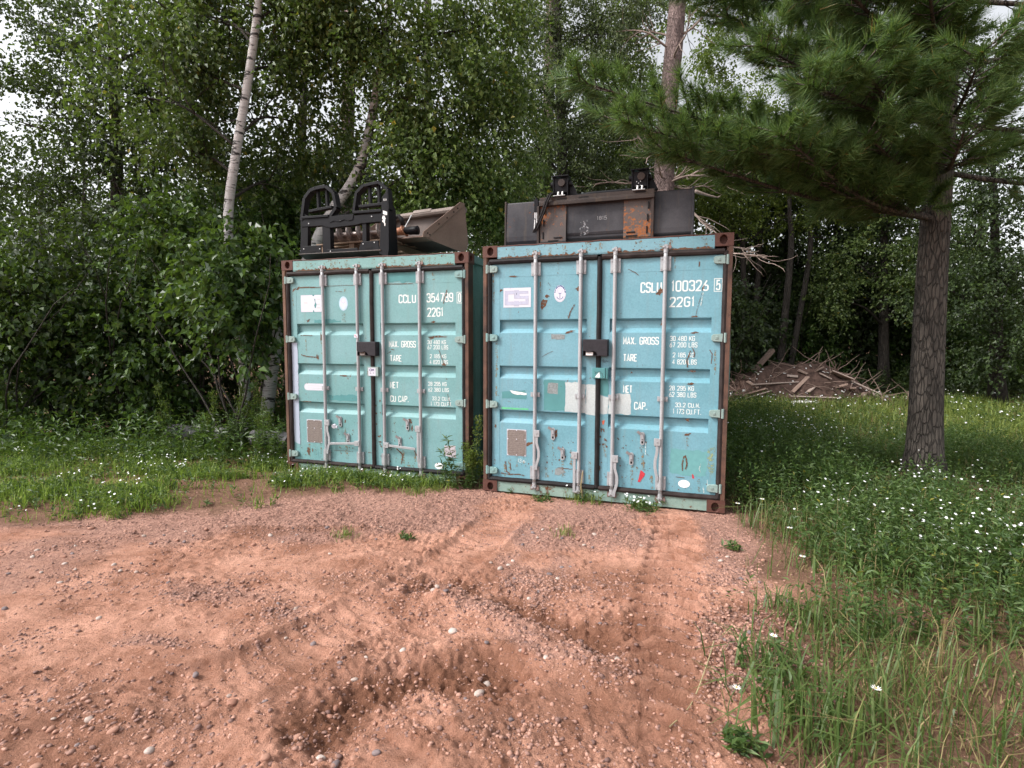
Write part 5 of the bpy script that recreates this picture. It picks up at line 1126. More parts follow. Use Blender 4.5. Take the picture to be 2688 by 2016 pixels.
tree('maple_tree', 'dark tree at the far right edge of the clearing', [S(2620, 1040, 14), S(2610, 600, 14), S(2600, 260, 14)], .18, .02, M['bark'], M['leaf_dark'],
     [S(2600, 200, 13.6), S(2520, 380, 13.6), S(2660, 440, 13.6), S(2560, 600, 13.6), S(2660, 720, 13.4), S(2500, 760, 13.6), S(2640, 880, 13), S(2500, 140, 14)], [1.2, 1.1, 1.1, 1.0, 1.0, .8, .8, 1.1], 1500, 15, .09, .55, .4, G_BG)
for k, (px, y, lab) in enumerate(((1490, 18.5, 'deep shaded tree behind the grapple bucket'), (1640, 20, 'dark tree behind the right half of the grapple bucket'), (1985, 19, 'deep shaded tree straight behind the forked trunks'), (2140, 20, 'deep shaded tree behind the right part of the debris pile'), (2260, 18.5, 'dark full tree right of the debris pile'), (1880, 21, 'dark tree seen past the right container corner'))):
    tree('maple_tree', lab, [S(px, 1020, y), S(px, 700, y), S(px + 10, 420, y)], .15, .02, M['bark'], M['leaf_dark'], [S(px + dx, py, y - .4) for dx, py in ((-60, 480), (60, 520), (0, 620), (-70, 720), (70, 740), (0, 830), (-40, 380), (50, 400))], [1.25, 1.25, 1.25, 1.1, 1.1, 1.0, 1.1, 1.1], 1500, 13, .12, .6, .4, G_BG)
tree('poplar_tree', 'sparse pale-leaved tree filling the sky gap behind the big pink pine trunk', [S(1880, 1020, 21), S(1880, 500, 21), S(1875, 250, 21)], .14, .02, M['bark'], M['leaf_yellow'], [S(1840, 300, 20.5), S(1930, 230, 20.5), S(1860, 140, 20.5), S(1960, 60, 20.5), S(1800, 380, 20.5), S(1950, 360, 20.5), S(1790, 30, 20.5)], [.9, 1.0, .8, 1.1, .9, 1.1, .8], 640, 13, .11, .6, .4, G_BG, dead=8)
tree('poplar_tree', 'sparse yellowish tree left of the big pink pine trunk', [S(1660, 1020, 18), S(1655, 500, 18), S(1650, 200, 18)], .13, .02, M['bark'], M['leaf_yellow'], [S(1620, 120, 17.6), S(1680, 230, 17.6), S(1610, 320, 17.6), S(1690, 400, 17.6), S(1640, 20, 17.6)], [.8, .8, .8, .8, .8], 620, 13, .10, .5, .4, G_BG, dead=6)
# red pines
def pine_trunk(label, pts, r0, r1, dead, crown):
    base = Vector(pts[0]); base.z = gz(base.x, base.y) - .05; t = thing('pine_tree', label, 'tree', base, 0, 'red pine trunks in the wood')
    P = [p - base for p in curve_pts([base] + [Vector(p) for p in pts[1:]], 6)]
    mb = MB(); mb.tube(P, list(np.linspace(r0, r1, len(P))), 14); mb.build('trunk', M['pink_bark'], t, True)
    for (pxl, L, ang, up) in dead:
        i = min(range(len(P)), key=lambda j: abs(P[j].z + base.z - pxl)); q = wander(P[i], (math.cos(ang), math.sin(ang), up), L, 9, .28, .015); mb = MB(); limb_tubes(mb, q, .030, .006, 7)
        for k in range(5): j = rnd.randrange(2, 9); limb_tubes(mb, wander(q[j], (math.cos(ang) + rnd.uniform(-.9, .9), math.sin(ang) + rnd.uniform(-.9, .9), rnd.uniform(-.5, .7)), L * .45, 6, .4), .012, .003, 5)
        mb.build('dead_branch', M['dead_wood'], t, True)
    if crown:
        P2, u = crown_points(crown[2], [tuple(Vector(c) - base) for c in crown[0]], crown[1], .5); V, T = needles(P2, u, 16, .15, .006); obj('crown', tri_mesh('crown', V, T, M['needle']), t)
    return t
def needles(P, D, n, L, w):
    """tufts of n thin needles fanning forward from each point"""
    T = len(P); d = np.repeat(D / np.linalg.norm(D, axis=1, keepdims=True), n, 0); a = unit(T * n); d = d * .75 + a * .62; d[:, 2] -= .06; d /= np.linalg.norm(d, axis=1, keepdims=True)
    c = np.repeat(P, n, 0) + rng.normal(size=(T * n, 3)) * .006; s = np.cross(d, unit(T * n)); s /= np.linalg.norm(s, axis=1, keepdims=True) + 1e-9
    Ln = L * rng.uniform(.7, 1.15, (T * n, 1)); V = np.stack([c - s * w / 2, c + s * w / 2, c + d * Ln], 1).reshape(-1, 3)
    return V, np.arange(len(V)).reshape(-1, 3)
pine_trunk('big pink-barked pine behind the right container with bleached dead branches low on its trunk', [S(1742, 1060, 13.2), S(1742, 480, 13.2), S(1750, 300, 13.2), S(1768, 100, 13.2), S(1778, -60, 13.2), S(1790, -400, 13.2)], .25, .17,
    [(S(0, 440, 13.2).z, 2.0, 3.3, .25), (S(0, 460, 13.2).z, 1.8, -.3, .1), (S(0, 420, 13.2).z, 1.6, .1, .55), (S(0, 480, 13.2).z, 1.7, 3.0, -.05), (S(0, 400, 13.2).z, 1.5, 2.6, .6), (S(0, 470, 13.2).z, 1.9, -.9, .0), (S(0, 450, 13.2).z, 1.4, 3.8, .2), (S(0, 490, 13.2).z, 1.2, -.45, -.10), (S(0, 455, 13.0).z, 1.3, 4.3, .3), (S(0, 430, 13.2).z, 1.1, 4.9, .15), (S(0, 465, 13.2).z, 1.2, 5.5, .35), (S(0, 410, 13.2).z, 1.3, 4.6, -.1), (S(0, 395, 13.2).z, 1.0, 5.2, .4), (S(0, 150, 13.2).z, 1.3, 4.5, .4), (S(0, 90, 13.2).z, 1.2, 2.9, .6), (S(0, 110, 13.2).z, 1.9, -.2, .35), (S(0, 130, 13.2).z, 1.6, 3.3, .5)], None)
pine_trunk('thin pink pine trunk seen through leaves behind the gap between the containers', [S(1425, 1040, 19), S(1430, 500, 19), S(1440, 200, 19), S(1448, -100, 19)], .22, .17, [(S(0, 300, 19).z, 1.6, 3.2, .2), (S(0, 360, 19).z, 1.6, .2, .1)], None)
pine_trunk('pinkish pine trunk half hidden by leaves between the two birches', [S(905, 1040, 15), S(905, 500, 15), S(912, 300, 15), S(918, 0, 15)], .20, .15, [(S(0, 260, 15).z, 1.7, 3.4, .25), (S(0, 330, 15).z, 1.8, 2.9, .1), (S(0, 420, 15).z, 1.5, 3.2, 0)], None)
# white pine reaching in from the right
def white_pine():
    base = Vector((4.55, 5.9, 0)); base.z = gz(base.x, base.y) - .05
    t = thing('white_pine', 'green long-needled white pine reaching its boughs in from the right', 'tree', base)
    P = [Vector(p) - base for p in curve_pts([base, (4.52, 5.92, 2.0), (4.5, 5.9, 4.5), (4.45, 5.95, 8), (4.45, 6.0, 11)], 5)]
    rd = list(np.linspace(.17, .07, len(P))); rd[0] *= 1.5; rd[1] *= 1.08; mb = MB(); mb.tube(P, rd, 16); mb.build('trunk', M['pine_bark'], t, True)
    tips = [(5.0, (1.5, 5.1, 5.0)), (5.2, (1.9, 4.6, 5.2)), (5.6, (2.4, 5.1, 5.4)), (4.7, (2.7, 4.7, 4.75)), (4.2, (2.35, 4.9, 4.2)), (3.7, (2.3, 4.4, 3.6)), (3.3, (1.95, 4.8, 3.25)), (5.9, (1.7, 4.4, 5.7)), (4.4, (2.2, 4.3, 4.5)), (3.5, (.52, 5.0, 3.92)), (3.2, (.92, 4.75, 3.46)), (3.0, (1.35, 5.0, 3.30)), (4.9, (1.02, 5.0, 4.78)), (5.6, (1.25, 4.8, 5.35)), (4.1, (2.05, 4.7, 4.05)), (4.5, (2.0, 5.3, 4.62)), (3.6, (1.75, 5.4, 3.62)), (3.1, (2.15, 4.55, 3.30)), (3.1, (2.5, 5.0, 3.15)),
            (5.2, (2.3, 4.6, 4.95)), (3.9, (2.6, 4.3, 3.75)), (3.4, (2.9, 4.6, 3.30)), (6.2, (2.2, 5.2, 5.9)), (4.6, (3.0, 4.2, 4.5)), (5.8, (3.0, 4.4, 5.6)), (3.8, (3.4, 4.1, 3.7)), (3.4, (3.5, 4.3, 3.35)), (4.8, (3.3, 5.0, 4.3)), (5.0, (6.6, 5.4, 5.1)), (4.0, (6.8, 6.0, 3.9)), (3.4, (6.2, 5.0, 3.3)), (6.0, (6.3, 5.6, 6.2)), (3.0, (3.2, 5.2, 3.2)), (4.3, (5.4, 4.3, 4.3)), (5.6, (5.2, 4.4, 5.6))]
    mb = MB(); TP, TD = [], []
    for z0, tip in tips:
        i = min(range(len(P)), key=lambda j: abs(P[j].z + base.z - z0)); a, b = P[i], Vector(tip) - base
        mid = (a + b) / 2 + Vector((0, 0, -.12 + rnd.uniform(-.08, .06))); q = curve_pts([a, mid, b], 9); L = (b - a).length
        limb_tubes(mb, q, .030, .006, 7); n = int(L / .095)
        for k in range(1, n + 1):
            f = .18 + .82 * k / n; j = f * (len(q) - 1); j0 = min(int(j), len(q) - 2); p = q[j0].lerp(q[j0 + 1], j - j0); d = (q[j0 + 1] - q[j0]).normalized()
            for sgn in (-1, 1):
                if rnd.random() < .06: continue
                side = Vector((0, 0, 1)).cross(d).normalized() * sgn; tw = (d * rnd.uniform(.5, 1.0) + side * rnd.uniform(.5, 1.0) + Vector((0, 0, rnd.uniform(-.1, .35)))).normalized(); tl = rnd.uniform(.28, .62) * (1.15 - .55 * f)
                w = wander(p, tw, tl, 5, .12, .05); limb_tubes(mb, w, .006, .003, 4)
                m = max(3, int(tl / .060))
                for s_ in range(m):
                    fr = .48 + .52 * s_ / (m - 1); jj = fr * (len(w) - 1); jq = min(int(jj), len(w) - 2); TP.append(w[jq].lerp(w[jq + 1], jj - jq)); TD.append((w[jq + 1] - w[jq]).normalized())
        for s_ in range(8): TP.append(q[-1] - d * .03 * s_); TD.append(d)
    mb.build('boughs', M['pine_bark'], t, True)
    V, T = needles(np.array(TP), np.array(TD), 34, .145, .0056); obj('needles', tri_mesh('needles', V, T, M['needle']), t)
    P2 = np.array(TP); return t
white_pine()

# dead branches lying behind the right end of the right container
for k, (a, b, r) in enumerate((((S(1822, 500, 8.6)), (S(1862, 516, 8.6)), .030), ((S(1815, 555, 8.4)), (S(1880, 600, 8.2)), .020), ((S(1860, 655, 7.6)), (S(2010, 690, 7.4)), .014), ((S(1870, 630, 7.8)), (S(1990, 655, 7.7)), .012))):
    base = a.copy(); t = thing('dead_branch', ('thick broken bleached branch stub right of the grapple bucket', 'forked pale dead branch hanging behind the right container corner', 'curving thin dead branch beside the right container top corner', 'thin twiggy dead branch just above the curving one')[k], 'branch', base)
    d = b - a; mb = MB(); q = wander((0, 0, 0), d, d.length * (1.0 if k else 1.5), 10, .16 if k else .05); limb_tubes(mb, q, r, r * .35, 7)
    if k:
        for j in range(9): p = q[rnd.randrange(2, 10)]; limb_tubes(mb, wander(p, (d.normalized() + Vector((rnd.uniform(-.8, .8), rnd.uniform(-.6, .6), rnd.uniform(-.9, .6))))[:], rnd.uniform(.2, .6), 6, .35), r * .4, .003, 5)
    else: mb.tube([q[-1], q[-1] + Vector((.05, 0, .03))], [r * .5, .004], 5)
    mb.build('branch', M['dead_wood'], t, True)

# trunks in the shaded wood on the right, and at the left
def bare_trunk(label, pts, r, bark='bark', group='bare trunks in the shaded wood'):
    base = Vector(pts[0]); base.z = gz(base.x, base.y) - .05; t = thing('forest_tree', label, 'tree', base, 0, group); P = [p - base for p in curve_pts([base] + [Vector(p) for p in pts[1:]], 5)]
    mb = MB(); mb.tube(P, list(r * (1 - .88 * np.linspace(0, 1, len(P)) ** 2)), 10); mb.build('trunk', M[bark], t, True); mb = MB()
    for k in range(7): limb_tubes(mb, wander(P[rnd.randrange(len(P) // 2, len(P))], (rnd.uniform(-1, 1), rnd.uniform(-1, 1), rnd.uniform(0, .6)), rnd.uniform(.6, 1.6), 6, .3), .02, .004, 5)
    mb.build('limbs', M[bark], t, True); return t
for k, (px, dpx, y, r) in enumerate(((2040, 22, 16.6, .11), (2062, 40, 16.8, .09), (1965, 18, 18, .10), (2000, 5, 20, .10), (2070, -4, 19, .08), (1915, 10, 19.5, .12), (2180, 10, 19, .13), (2440, -12, 19, .12), (2560, 8, 17.5, .12), (500, 14, 12, .09), (380, -10, 14, .11), (90, 12, 13.5, .11), (210, 6, 15, .10), (690, 8, 16, .10))):
    lab = ('slanting grey trunk of the forked pair behind the debris pile', 'second trunk of the forked pair, leaning right behind the debris pile', 'thin dark trunk left of the forked pair', 'slim straight trunk deep in the shade above the debris pile', 'slim upright trunk right of the forked pair', 'dark trunk just right of the right container', 'dark trunk at the right part of the wood beyond the pile', 'straight dark trunk far right in the wood', 'thick dark trunk near the right edge of the wood', 'dark trunk left of the white birch', 'dark trunk among the shrubs at the left', 'trunk near the left edge of the view', 'slender trunk deep in the left wood', 'slender trunk behind the white birch')[k]
    bare_trunk(lab, [S(px, 1010, y), S(px + dpx * .8, 850, y), S(px + dpx * 1.6, 650, y), S(px + dpx * 1.4, 540, y), S(px + dpx * 1.7, 430, y)], r)

# understorey shrubs
def shrub(label, c, rad, n, leafL=.075, leaf='leaf_shrub', group='shrubs at the edge of the wood', nl=14, fr=(.25, .45, .6, .75, .9)):
    base = Vector((c[0], c[1], gz(c[0], c[1]) - .03)); t = thing('shrub', label, 'shrub', base, 0, group); h = c[2]; mb = MB()
    for k in range(9): limb_tubes(mb, wander((rnd.uniform(-.15, .15), rnd.uniform(-.15, .15), 0), (rnd.uniform(-.6, .6), rnd.uniform(-.6, .6), 1.4), h * 1.1, 7, .2), .018, .004, 5)
    mb.build('stems', M['bark'], t, True)
    cs = [(rnd.uniform(-.5, .5) * rad, rnd.uniform(-.4, .4) * rad, h * f) for f in fr for _ in (0, 1)]; P, u = crown_points(n, cs, [rad * .62] * len(cs), .45); P[:, 2] = np.abs(P[:, 2])
    V, T = sprays(P, u, nl, .45, .5, leafL, .05); obj('foliage', tri_mesh('foliage', V, T, M[leaf]), t); return t
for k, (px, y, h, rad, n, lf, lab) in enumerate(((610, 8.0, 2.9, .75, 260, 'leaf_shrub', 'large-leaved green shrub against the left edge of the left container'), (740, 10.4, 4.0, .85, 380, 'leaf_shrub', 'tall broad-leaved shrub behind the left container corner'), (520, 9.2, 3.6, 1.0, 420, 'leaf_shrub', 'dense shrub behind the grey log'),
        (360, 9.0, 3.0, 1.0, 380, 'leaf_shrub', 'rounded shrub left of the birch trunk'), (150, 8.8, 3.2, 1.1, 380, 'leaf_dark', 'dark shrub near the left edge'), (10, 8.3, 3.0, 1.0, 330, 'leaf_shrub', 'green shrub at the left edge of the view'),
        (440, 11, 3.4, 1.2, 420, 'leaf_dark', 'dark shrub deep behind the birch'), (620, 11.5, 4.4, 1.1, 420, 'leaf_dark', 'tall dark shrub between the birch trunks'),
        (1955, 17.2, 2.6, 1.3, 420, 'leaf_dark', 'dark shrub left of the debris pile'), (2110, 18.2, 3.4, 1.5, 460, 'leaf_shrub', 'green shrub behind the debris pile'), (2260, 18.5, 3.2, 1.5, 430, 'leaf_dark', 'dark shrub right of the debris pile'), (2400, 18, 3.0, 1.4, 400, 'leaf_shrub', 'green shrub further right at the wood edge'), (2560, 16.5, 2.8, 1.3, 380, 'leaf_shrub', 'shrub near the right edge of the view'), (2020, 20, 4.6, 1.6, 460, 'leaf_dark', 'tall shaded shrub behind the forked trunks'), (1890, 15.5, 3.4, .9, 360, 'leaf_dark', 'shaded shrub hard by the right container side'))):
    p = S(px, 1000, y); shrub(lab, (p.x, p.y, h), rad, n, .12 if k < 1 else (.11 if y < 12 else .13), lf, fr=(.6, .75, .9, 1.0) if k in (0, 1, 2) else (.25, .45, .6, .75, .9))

# the wood beyond: one mass
def far_wood():
    n = 11000; ang = rng.uniform(R(-66), R(66), n); rr = rng.uniform(21, 31, n); x, y = rr * np.sin(ang), rr * np.cos(ang)
    top = 7.2 + 3.2 * fbm(x, y, .16, 2, 3) + 1.5 * fbm(x, y, .6, 4, 2); z = top * rng.random(n) ** .75
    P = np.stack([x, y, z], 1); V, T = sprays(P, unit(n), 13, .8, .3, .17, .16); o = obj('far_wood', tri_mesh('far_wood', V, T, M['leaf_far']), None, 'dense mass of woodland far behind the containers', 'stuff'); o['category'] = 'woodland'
far_wood()

# ------------------------------------------------------------------ low vegetation
def blades(n, xy, hmin, hmax, w, lean=.5, clump=None):
    """bent grass blades: two quads' worth of triangles each"""
    x, y = xy[:, 0], xy[:, 1]; z = ground_z(x, y) - .006; a = rng.uniform(0, 2 * math.pi, n); d = np.stack([np.cos(a), np.sin(a), np.zeros(n)], 1)
    h = rng.uniform(hmin, hmax, n)[:, None]; ln = (lean * rng.random(n) ** 1.2)[:, None]; s = np.stack([-np.sin(a), np.cos(a), np.zeros(n)], 1) * w * rng.uniform(.6, 1.2, n)[:, None]
    b = np.stack([x, y, z], 1); up = np.array([0, 0, 1.0]); m = b + up * h * .55 + d * h * ln * .35; t = b + up * h * (1 - .45 * ln) + d * h * ln * 1.1
    V = np.stack([b - s / 2, b + s / 2, m + s * .42, m - s * .42, t], 1).reshape(-1, 3); k = np.arange(n)[:, None] * 5
    return V, np.concatenate([k + [0, 1, 2], k + [0, 2, 3], k + [3, 2, 4]], 1).reshape(-1, 3)
def scatter(n, lo, hi, f):
    out = []
    while sum(map(len, out)) < n:
        p = rng.uniform(lo, hi, (n * 2, 2)); k = rng.random(len(p)) < f(p[:, 0], p[:, 1]); out.append(p[k])
    return np.concatenate(out)[:n]
def in_box(x, y):   # under the containers
    def loc(c, x, y):
        ca, sa = math.cos(c.rotation_euler.z), math.sin(c.rotation_euler.z); dx, dy = x - c.location.x, y - c.location.y; u, v = dx * ca + dy * sa, -dx * sa + dy * ca
        return (u > -.02) & (u < W + .02) & (v > .0) & (v < LEN)
    return loc(CL, x, y) | loc(CR, x, y)
def f_left(x, y):  return np.clip(.50 + .9 * fbm(x, y, 2.1, 9, 3), .05, 1) * (smooth(-.06, .30, behind_left(x, y) + .13 * fbm(x, y, 2.4, 5, 3)) * ~in_box(x, y)) * (1 - .85 * ((np.abs(y - 5.55 + .06 * x) < .13) & (x < -2.7)))
def f_right(x, y): return smooth(.02, .5, right_of_edge(x, y) + .20 * fbm(x, y, 2.2, 3, 3)) * np.clip(.58 + .7 * fbm(x, y, 1.25, 8, 3), .10, 1) * ~in_box(x, y)
def stuff(name, V, T, mat, label, cat):
    o = obj(name, tri_mesh(name, V, T, mat), None, label, 'stuff'); o['category'] = cat; return o
def leaf_rosettes(xy, hmin, hmax, nl, L, wr=.34):
    n = len(xy); z = ground_z(xy[:, 0], xy[:, 1]); h = rng.uniform(hmin, hmax, n); t = (np.arange(nl) + .5 + rng.uniform(-.4, .4, (n, nl))) / nl
    a = rng.uniform(0, 2 * math.pi, (n, 1)); bend = rng.uniform(0, .35, (n, 1)) * h[:, None]
    px = xy[:, :1] + np.cos(a) * bend * t ** 2; py = xy[:, 1:] + np.sin(a) * bend * t ** 2; pz = z[:, None] + h[:, None] * t
    P = np.stack([px, py, pz], -1).reshape(-1, 3); D = unit(n * nl); D[:, 2] = np.abs(D[:, 2]) * .6 + .1; ll = L * rng.uniform(.55, 1.2, n * nl)
    return leaf_arrays(P, D, unit(n * nl) * .5 + np.array([0, 0, 1.0]), ll, ll * wr)
def flowers(P, r):
    n = len(P); V = []; T = []; k = 5; tilt = unit(n) * .45 + np.array([0, -.35, 1.0]); tilt /= np.linalg.norm(tilt, axis=1, keepdims=True)
    u = np.cross(tilt, unit(n)); u /= np.linalg.norm(u, axis=1, keepdims=True); v = np.cross(tilt, u); V = [P]
    rr = r * rng.uniform(.7, 1.2, (n, 1))
    for i in range(2 * k): a = math.pi * i / k; q = rr * (1.0 if i % 2 == 0 else .62); V.append(P + (u * math.cos(a) + v * math.sin(a)) * q + tilt * q * .15)
    V = np.stack(V, 1).reshape(-1, 3); b = np.arange(n)[:, None] * (2 * k + 1)
    T = np.concatenate([b + [0, 1 + i, 1 + (i + 1) % (2 * k)] for i in range(2 * k)], 1).reshape(-1, 3); return V, T
gl = scatter(30000, (-8.0, 4.0), (-.4, 8.6), f_left); V, T = blades(len(gl), gl, .035, .19, .0080, 1.1); stuff('grass', V, T, M['grass_bright'], 'short bright green grass on the bank left of the containers', 'grass')
gl2 = scatter(4200, (-8.0, 4.2), (-.5, 8.0), f_left); V, T = leaf_rosettes(gl2, .04, .14, 8, .055); stuff('low_weeds', V, T, M['weed'], 'low leafy weeds among the grass at the left', 'weeds')
fl = scatter(230, (-6.5, 4.4), (-.7, 7.2), lambda x, y: f_left(x, y) * smooth(.05, .5, fbm(x, y, 1.9, 4, 2))); z = ground_z(fl[:, 0], fl[:, 1]) + rng.uniform(.07, .19, len(fl)); V, T = flowers(np.column_stack([fl, z]), .0105); stuff('wild_flowers', V, T, M['petal'], 'tiny white flowers dotted over the left grass', 'flowers')
gr = scatter(20000, (.6, 1.3), (7.5, 9.5), f_right); V, T = blades(len(gr), gr, .08, .34, .0075, 1.2); stuff('long_grass', V, T, M['grass_dark'], 'long tangled grass along the right side', 'grass')
gd = scatter(6500, (.6, 1.3), (8.5, 13.5), f_right); V, T = blades(len(gd), gd, .10, .42, .005, 1.2); stuff('dry_grass', V, T, M['dry_grass'], 'dry straw coloured stalks among the right grass', 'grass')
wr_ = scatter(9500, (1.2, 2.6), (7.0, 9.5), lambda x, y: f_right(x, y) * smooth(.1, .6, right_of_edge(x, y))); V, T = leaf_rosettes(wr_, .08, .44, 15, .046, .36); stuff('weeds', V, T, M['weed'], 'dense leafy weeds right of the right container', 'weeds')
gf = scatter(24000, (2.8, 7.5), (15, 14.6), lambda x, y: f_right(x, y)); V, T = blades(len(gf), gf, .15, .40, .014, 1.0); stuff('meadow_grass', V, T, M['grass'], 'sunlit yellow green meadow grass in front of the debris pile', 'grass')
wf = scatter(1300, (2.8, 7.5), (15, 14.4), lambda x, y: f_right(x, y)); V, T = leaf_rosettes(wf, .12, .40, 9, .085); stuff('meadow_weeds', V, T, M['weed'], 'weeds among the meadow grass at the right', 'weeds')
gleft = scatter(6000, (-16, 6.5), (-3.2, 14), lambda x, y: 1.0 * ~in_box(x, y)); V, T = leaf_rosettes(gleft, .15, .6, 9, .10); stuff('undergrowth', V, T, M['leaf_shrub'], 'shaded undergrowth beneath the left trees', 'undergrowth')
gback = scatter(6000, (3.5, 15), (22, 24), lambda x, y: np.ones_like(x)); V, T = leaf_rosettes(gback, .2, .9, 9, .16); stuff('undergrowth', V, T, M['leaf_dark'], 'dark undergrowth beneath the right wood', 'undergrowth')
ff = scatter(520, (1.5, 2.8), (7.0, 9.0), lambda x, y: f_right(x, y) * np.exp(-np.maximum(right_of_edge(x, y) - .9, 0) / .8) * smooth(.2, .6, right_of_edge(x, y)) * smooth(.0, .55, fbm(x, y, 1.7, 6, 3) + .15 * smooth(4, 6, y))); z = ground_z(ff[:, 0], ff[:, 1]) + rng.uniform(.20, .46, len(ff)); V, T = flowers(np.column_stack([ff, z]), .0115); stuff('wild_flowers', V, T, M['petal'], 'small white flowers scattered over the right weeds', 'flowers')
ff = scatter(190, (3.2, 8), (12, 14), f_right); z = ground_z(ff[:, 0], ff[:, 1]) + rng.uniform(.25, .45, len(ff)); V, T = flowers(np.column_stack([ff, z]), .018); stuff('wild_flowers', V, T, M['petal'], 'small white flowers in the meadow before the debris pile', 'flowers')

ws = scatter(1500, (1.9, 4.9), (4.6, 10.5), lambda x, y: smooth(-.05, .15, right_of_edge(x, y)) * (right_of_edge(x, y) < 1.3) * ~in_box(x, y)); V, T = leaf_rosettes(ws, .25, .68, 16, .055, .3); stuff('tall_weeds', V, T, M['weed'], 'tall rough weeds crowding the side of the right container', 'weeds')
th = scatter(9000, (.7, 1.4), (4.5, 4.2), f_right); V, T = blades(len(th), th, .015, .07, .006, 2.2); stuff('thatch', V, T, M['dry_grass'], 'flattened dead grass matted under the right verge', 'grass')
# single plants one can point at
def tuft(label, x, y, n, h, r, mat='grass', fl=0, wide=.006, lean=.9, leaves=0, name='grass_tuft', cat='grass tuft'):
    base = Vector((x, y, gz(x, y))); t = thing(name, label, cat, base, 0, 'green plants growing in the dirt')
    p = rng.normal(size=(n, 2)) * r * .5 + [x, y]; V, T = blades(n, p, h * .45, h, wide, lean); obj('blades', tri_mesh('blades', V - np.array(base), T, M[mat]), t)
    if leaves: V, T = leaf_rosettes(rng.normal(size=(leaves, 2)) * r * .55 + [x, y], h * .3, h * .8, 8, .05); obj('leaves', tri_mesh('leaves', V - np.array(base), T, M['weed']), t)
    if fl:
        q = rng.normal(size=(fl, 2)) * r * .6 + [x, y]; V, T = flowers(np.column_stack([q, ground_z(q[:, 0], q[:, 1]) + rng.uniform(h * .5, h * 1.1, fl)]), .0125); obj('flower_heads', tri_mesh('flower_heads', V - np.array(base), T, M['petal']), t)
    return t
tuft('small grass tuft alone in the gravel in front of the left container', -1.37, 4.36, 60, .10, .10)
tuft('tiny leafy sprout in the gravel, right of the lone grass tuft', -.87, 4.32, 14, .05, .05, leaves=7)
tuft('green clump at the foot of the right container under its centre seam', .80, 5.42, 150, .17, .17, leaves=34, fl=4)
tuft('sparse wispy tuft in the dirt midway before the right container', .44, 4.41, 34, .13, .10)
tuft('small flat green weed below the left door of the right container', .29, 5.42, 24, .07, .08, leaves=12)
tuft('bright grass tuft below the right door of the left container', -1.02, 5.60, 90, .13, .12)
tuft('short grass tuft nearer the gap, before the left container', -.80, 5.72, 60, .11, .09)
tuft('leafy clump covered in white flowers by the right door of the right container', 1.24, 5.10, 40, .14, .14, fl=26, leaves=40, name='flowering_weed', cat='weed')
tuft('spiky grass clump below the second locking bar of the right container', .63, 5.46, 46, .20, .09)
tuft('big arching grass clump at the bottom right of the dirt', 1.24, 2.16, 190, .34, .26, 'grass_dark', wide=.011, lean=1.6, leaves=10)
tuft('grass clump leaning over the dirt at the lower right', 1.30, 2.55, 110, .28, .20, 'grass_dark', wide=.009, lean=1.6, leaves=14)
tuft('loose grass clump halfway along the right dirt edge', 1.62, 3.05, 110, .24, .20, 'grass_dark', wide=.008, lean=1.6, leaves=8)
tuft('broad-leaved seedling at the bottom right corner of the dirt', .90, 2.00, 6, .10, .06, leaves=16, name='seedling', cat='seedling')
tuft('small green seedling at the upper right dirt edge', 1.70, 4.05, 8, .07, .06, leaves=9, name='seedling', cat='seedling')
tuft('low green weed by the bottom left casting of the right container', -.08, 5.80, 8, .10, .10, leaves=16, name='leafy_vine', cat='weed')

def daisy(label, x, y, h, r=.022):
    z = gz(x, y); t = thing('white_flower', label, 'flower', (x, y, z), 0, 'larger white flowers along the right edge'); mb = MB(); top = Vector((rnd.uniform(-.05, .05), rnd.uniform(-.05, .02), h)); mb.tube(curve_pts([(0, 0, 0), (top.x * .3, top.y * .3, h * .6), top], 3), .0022, 5); mb.build('stem', M['stem'], t)
    mb = MB()
    for k in range(5):
        a = 2 * math.pi * k / 5 + .3
        for da in (-.26, .26):
            c, s = math.cos(a + da), math.sin(a + da); mb.add([top, top + Vector((math.cos(a + da - .2), math.sin(a + da - .2), .1)) * r * .6, top + Vector((c, s, .22)) * r, top + Vector((math.cos(a + da + .2), math.sin(a + da + .2), .1)) * r * .6], [(0, 1, 2, 3)])
    mb.build('petals', M['petal'], t); mb = MB(); mb.tube([top + Vector((0, 0, .001)), top + Vector((0, 0, .004))], .0035, 6); mb.build('centre', M['flower_eye'], t)
for x, y, h, lab in ((.93, 2.22, .12, 'white five petalled flower beside the leafy seedling'), (1.25, 2.45, .22, 'white five petalled flower above the big arching clump'), (1.92, 3.70, .30, 'white flower in the middle of the right weeds'), (1.86, 4.35, .28, 'white flower near the gravel at the right weeds edge'), (1.98, 4.30, .33, 'tallest white flower beside the weeds edge'), (1.80, 3.30, .26, 'white flower over the loose grass clump'), (1.42, 2.08, .22, 'white flower at the far right bottom grass')):
    daisy(lab, x, y, h, .021)
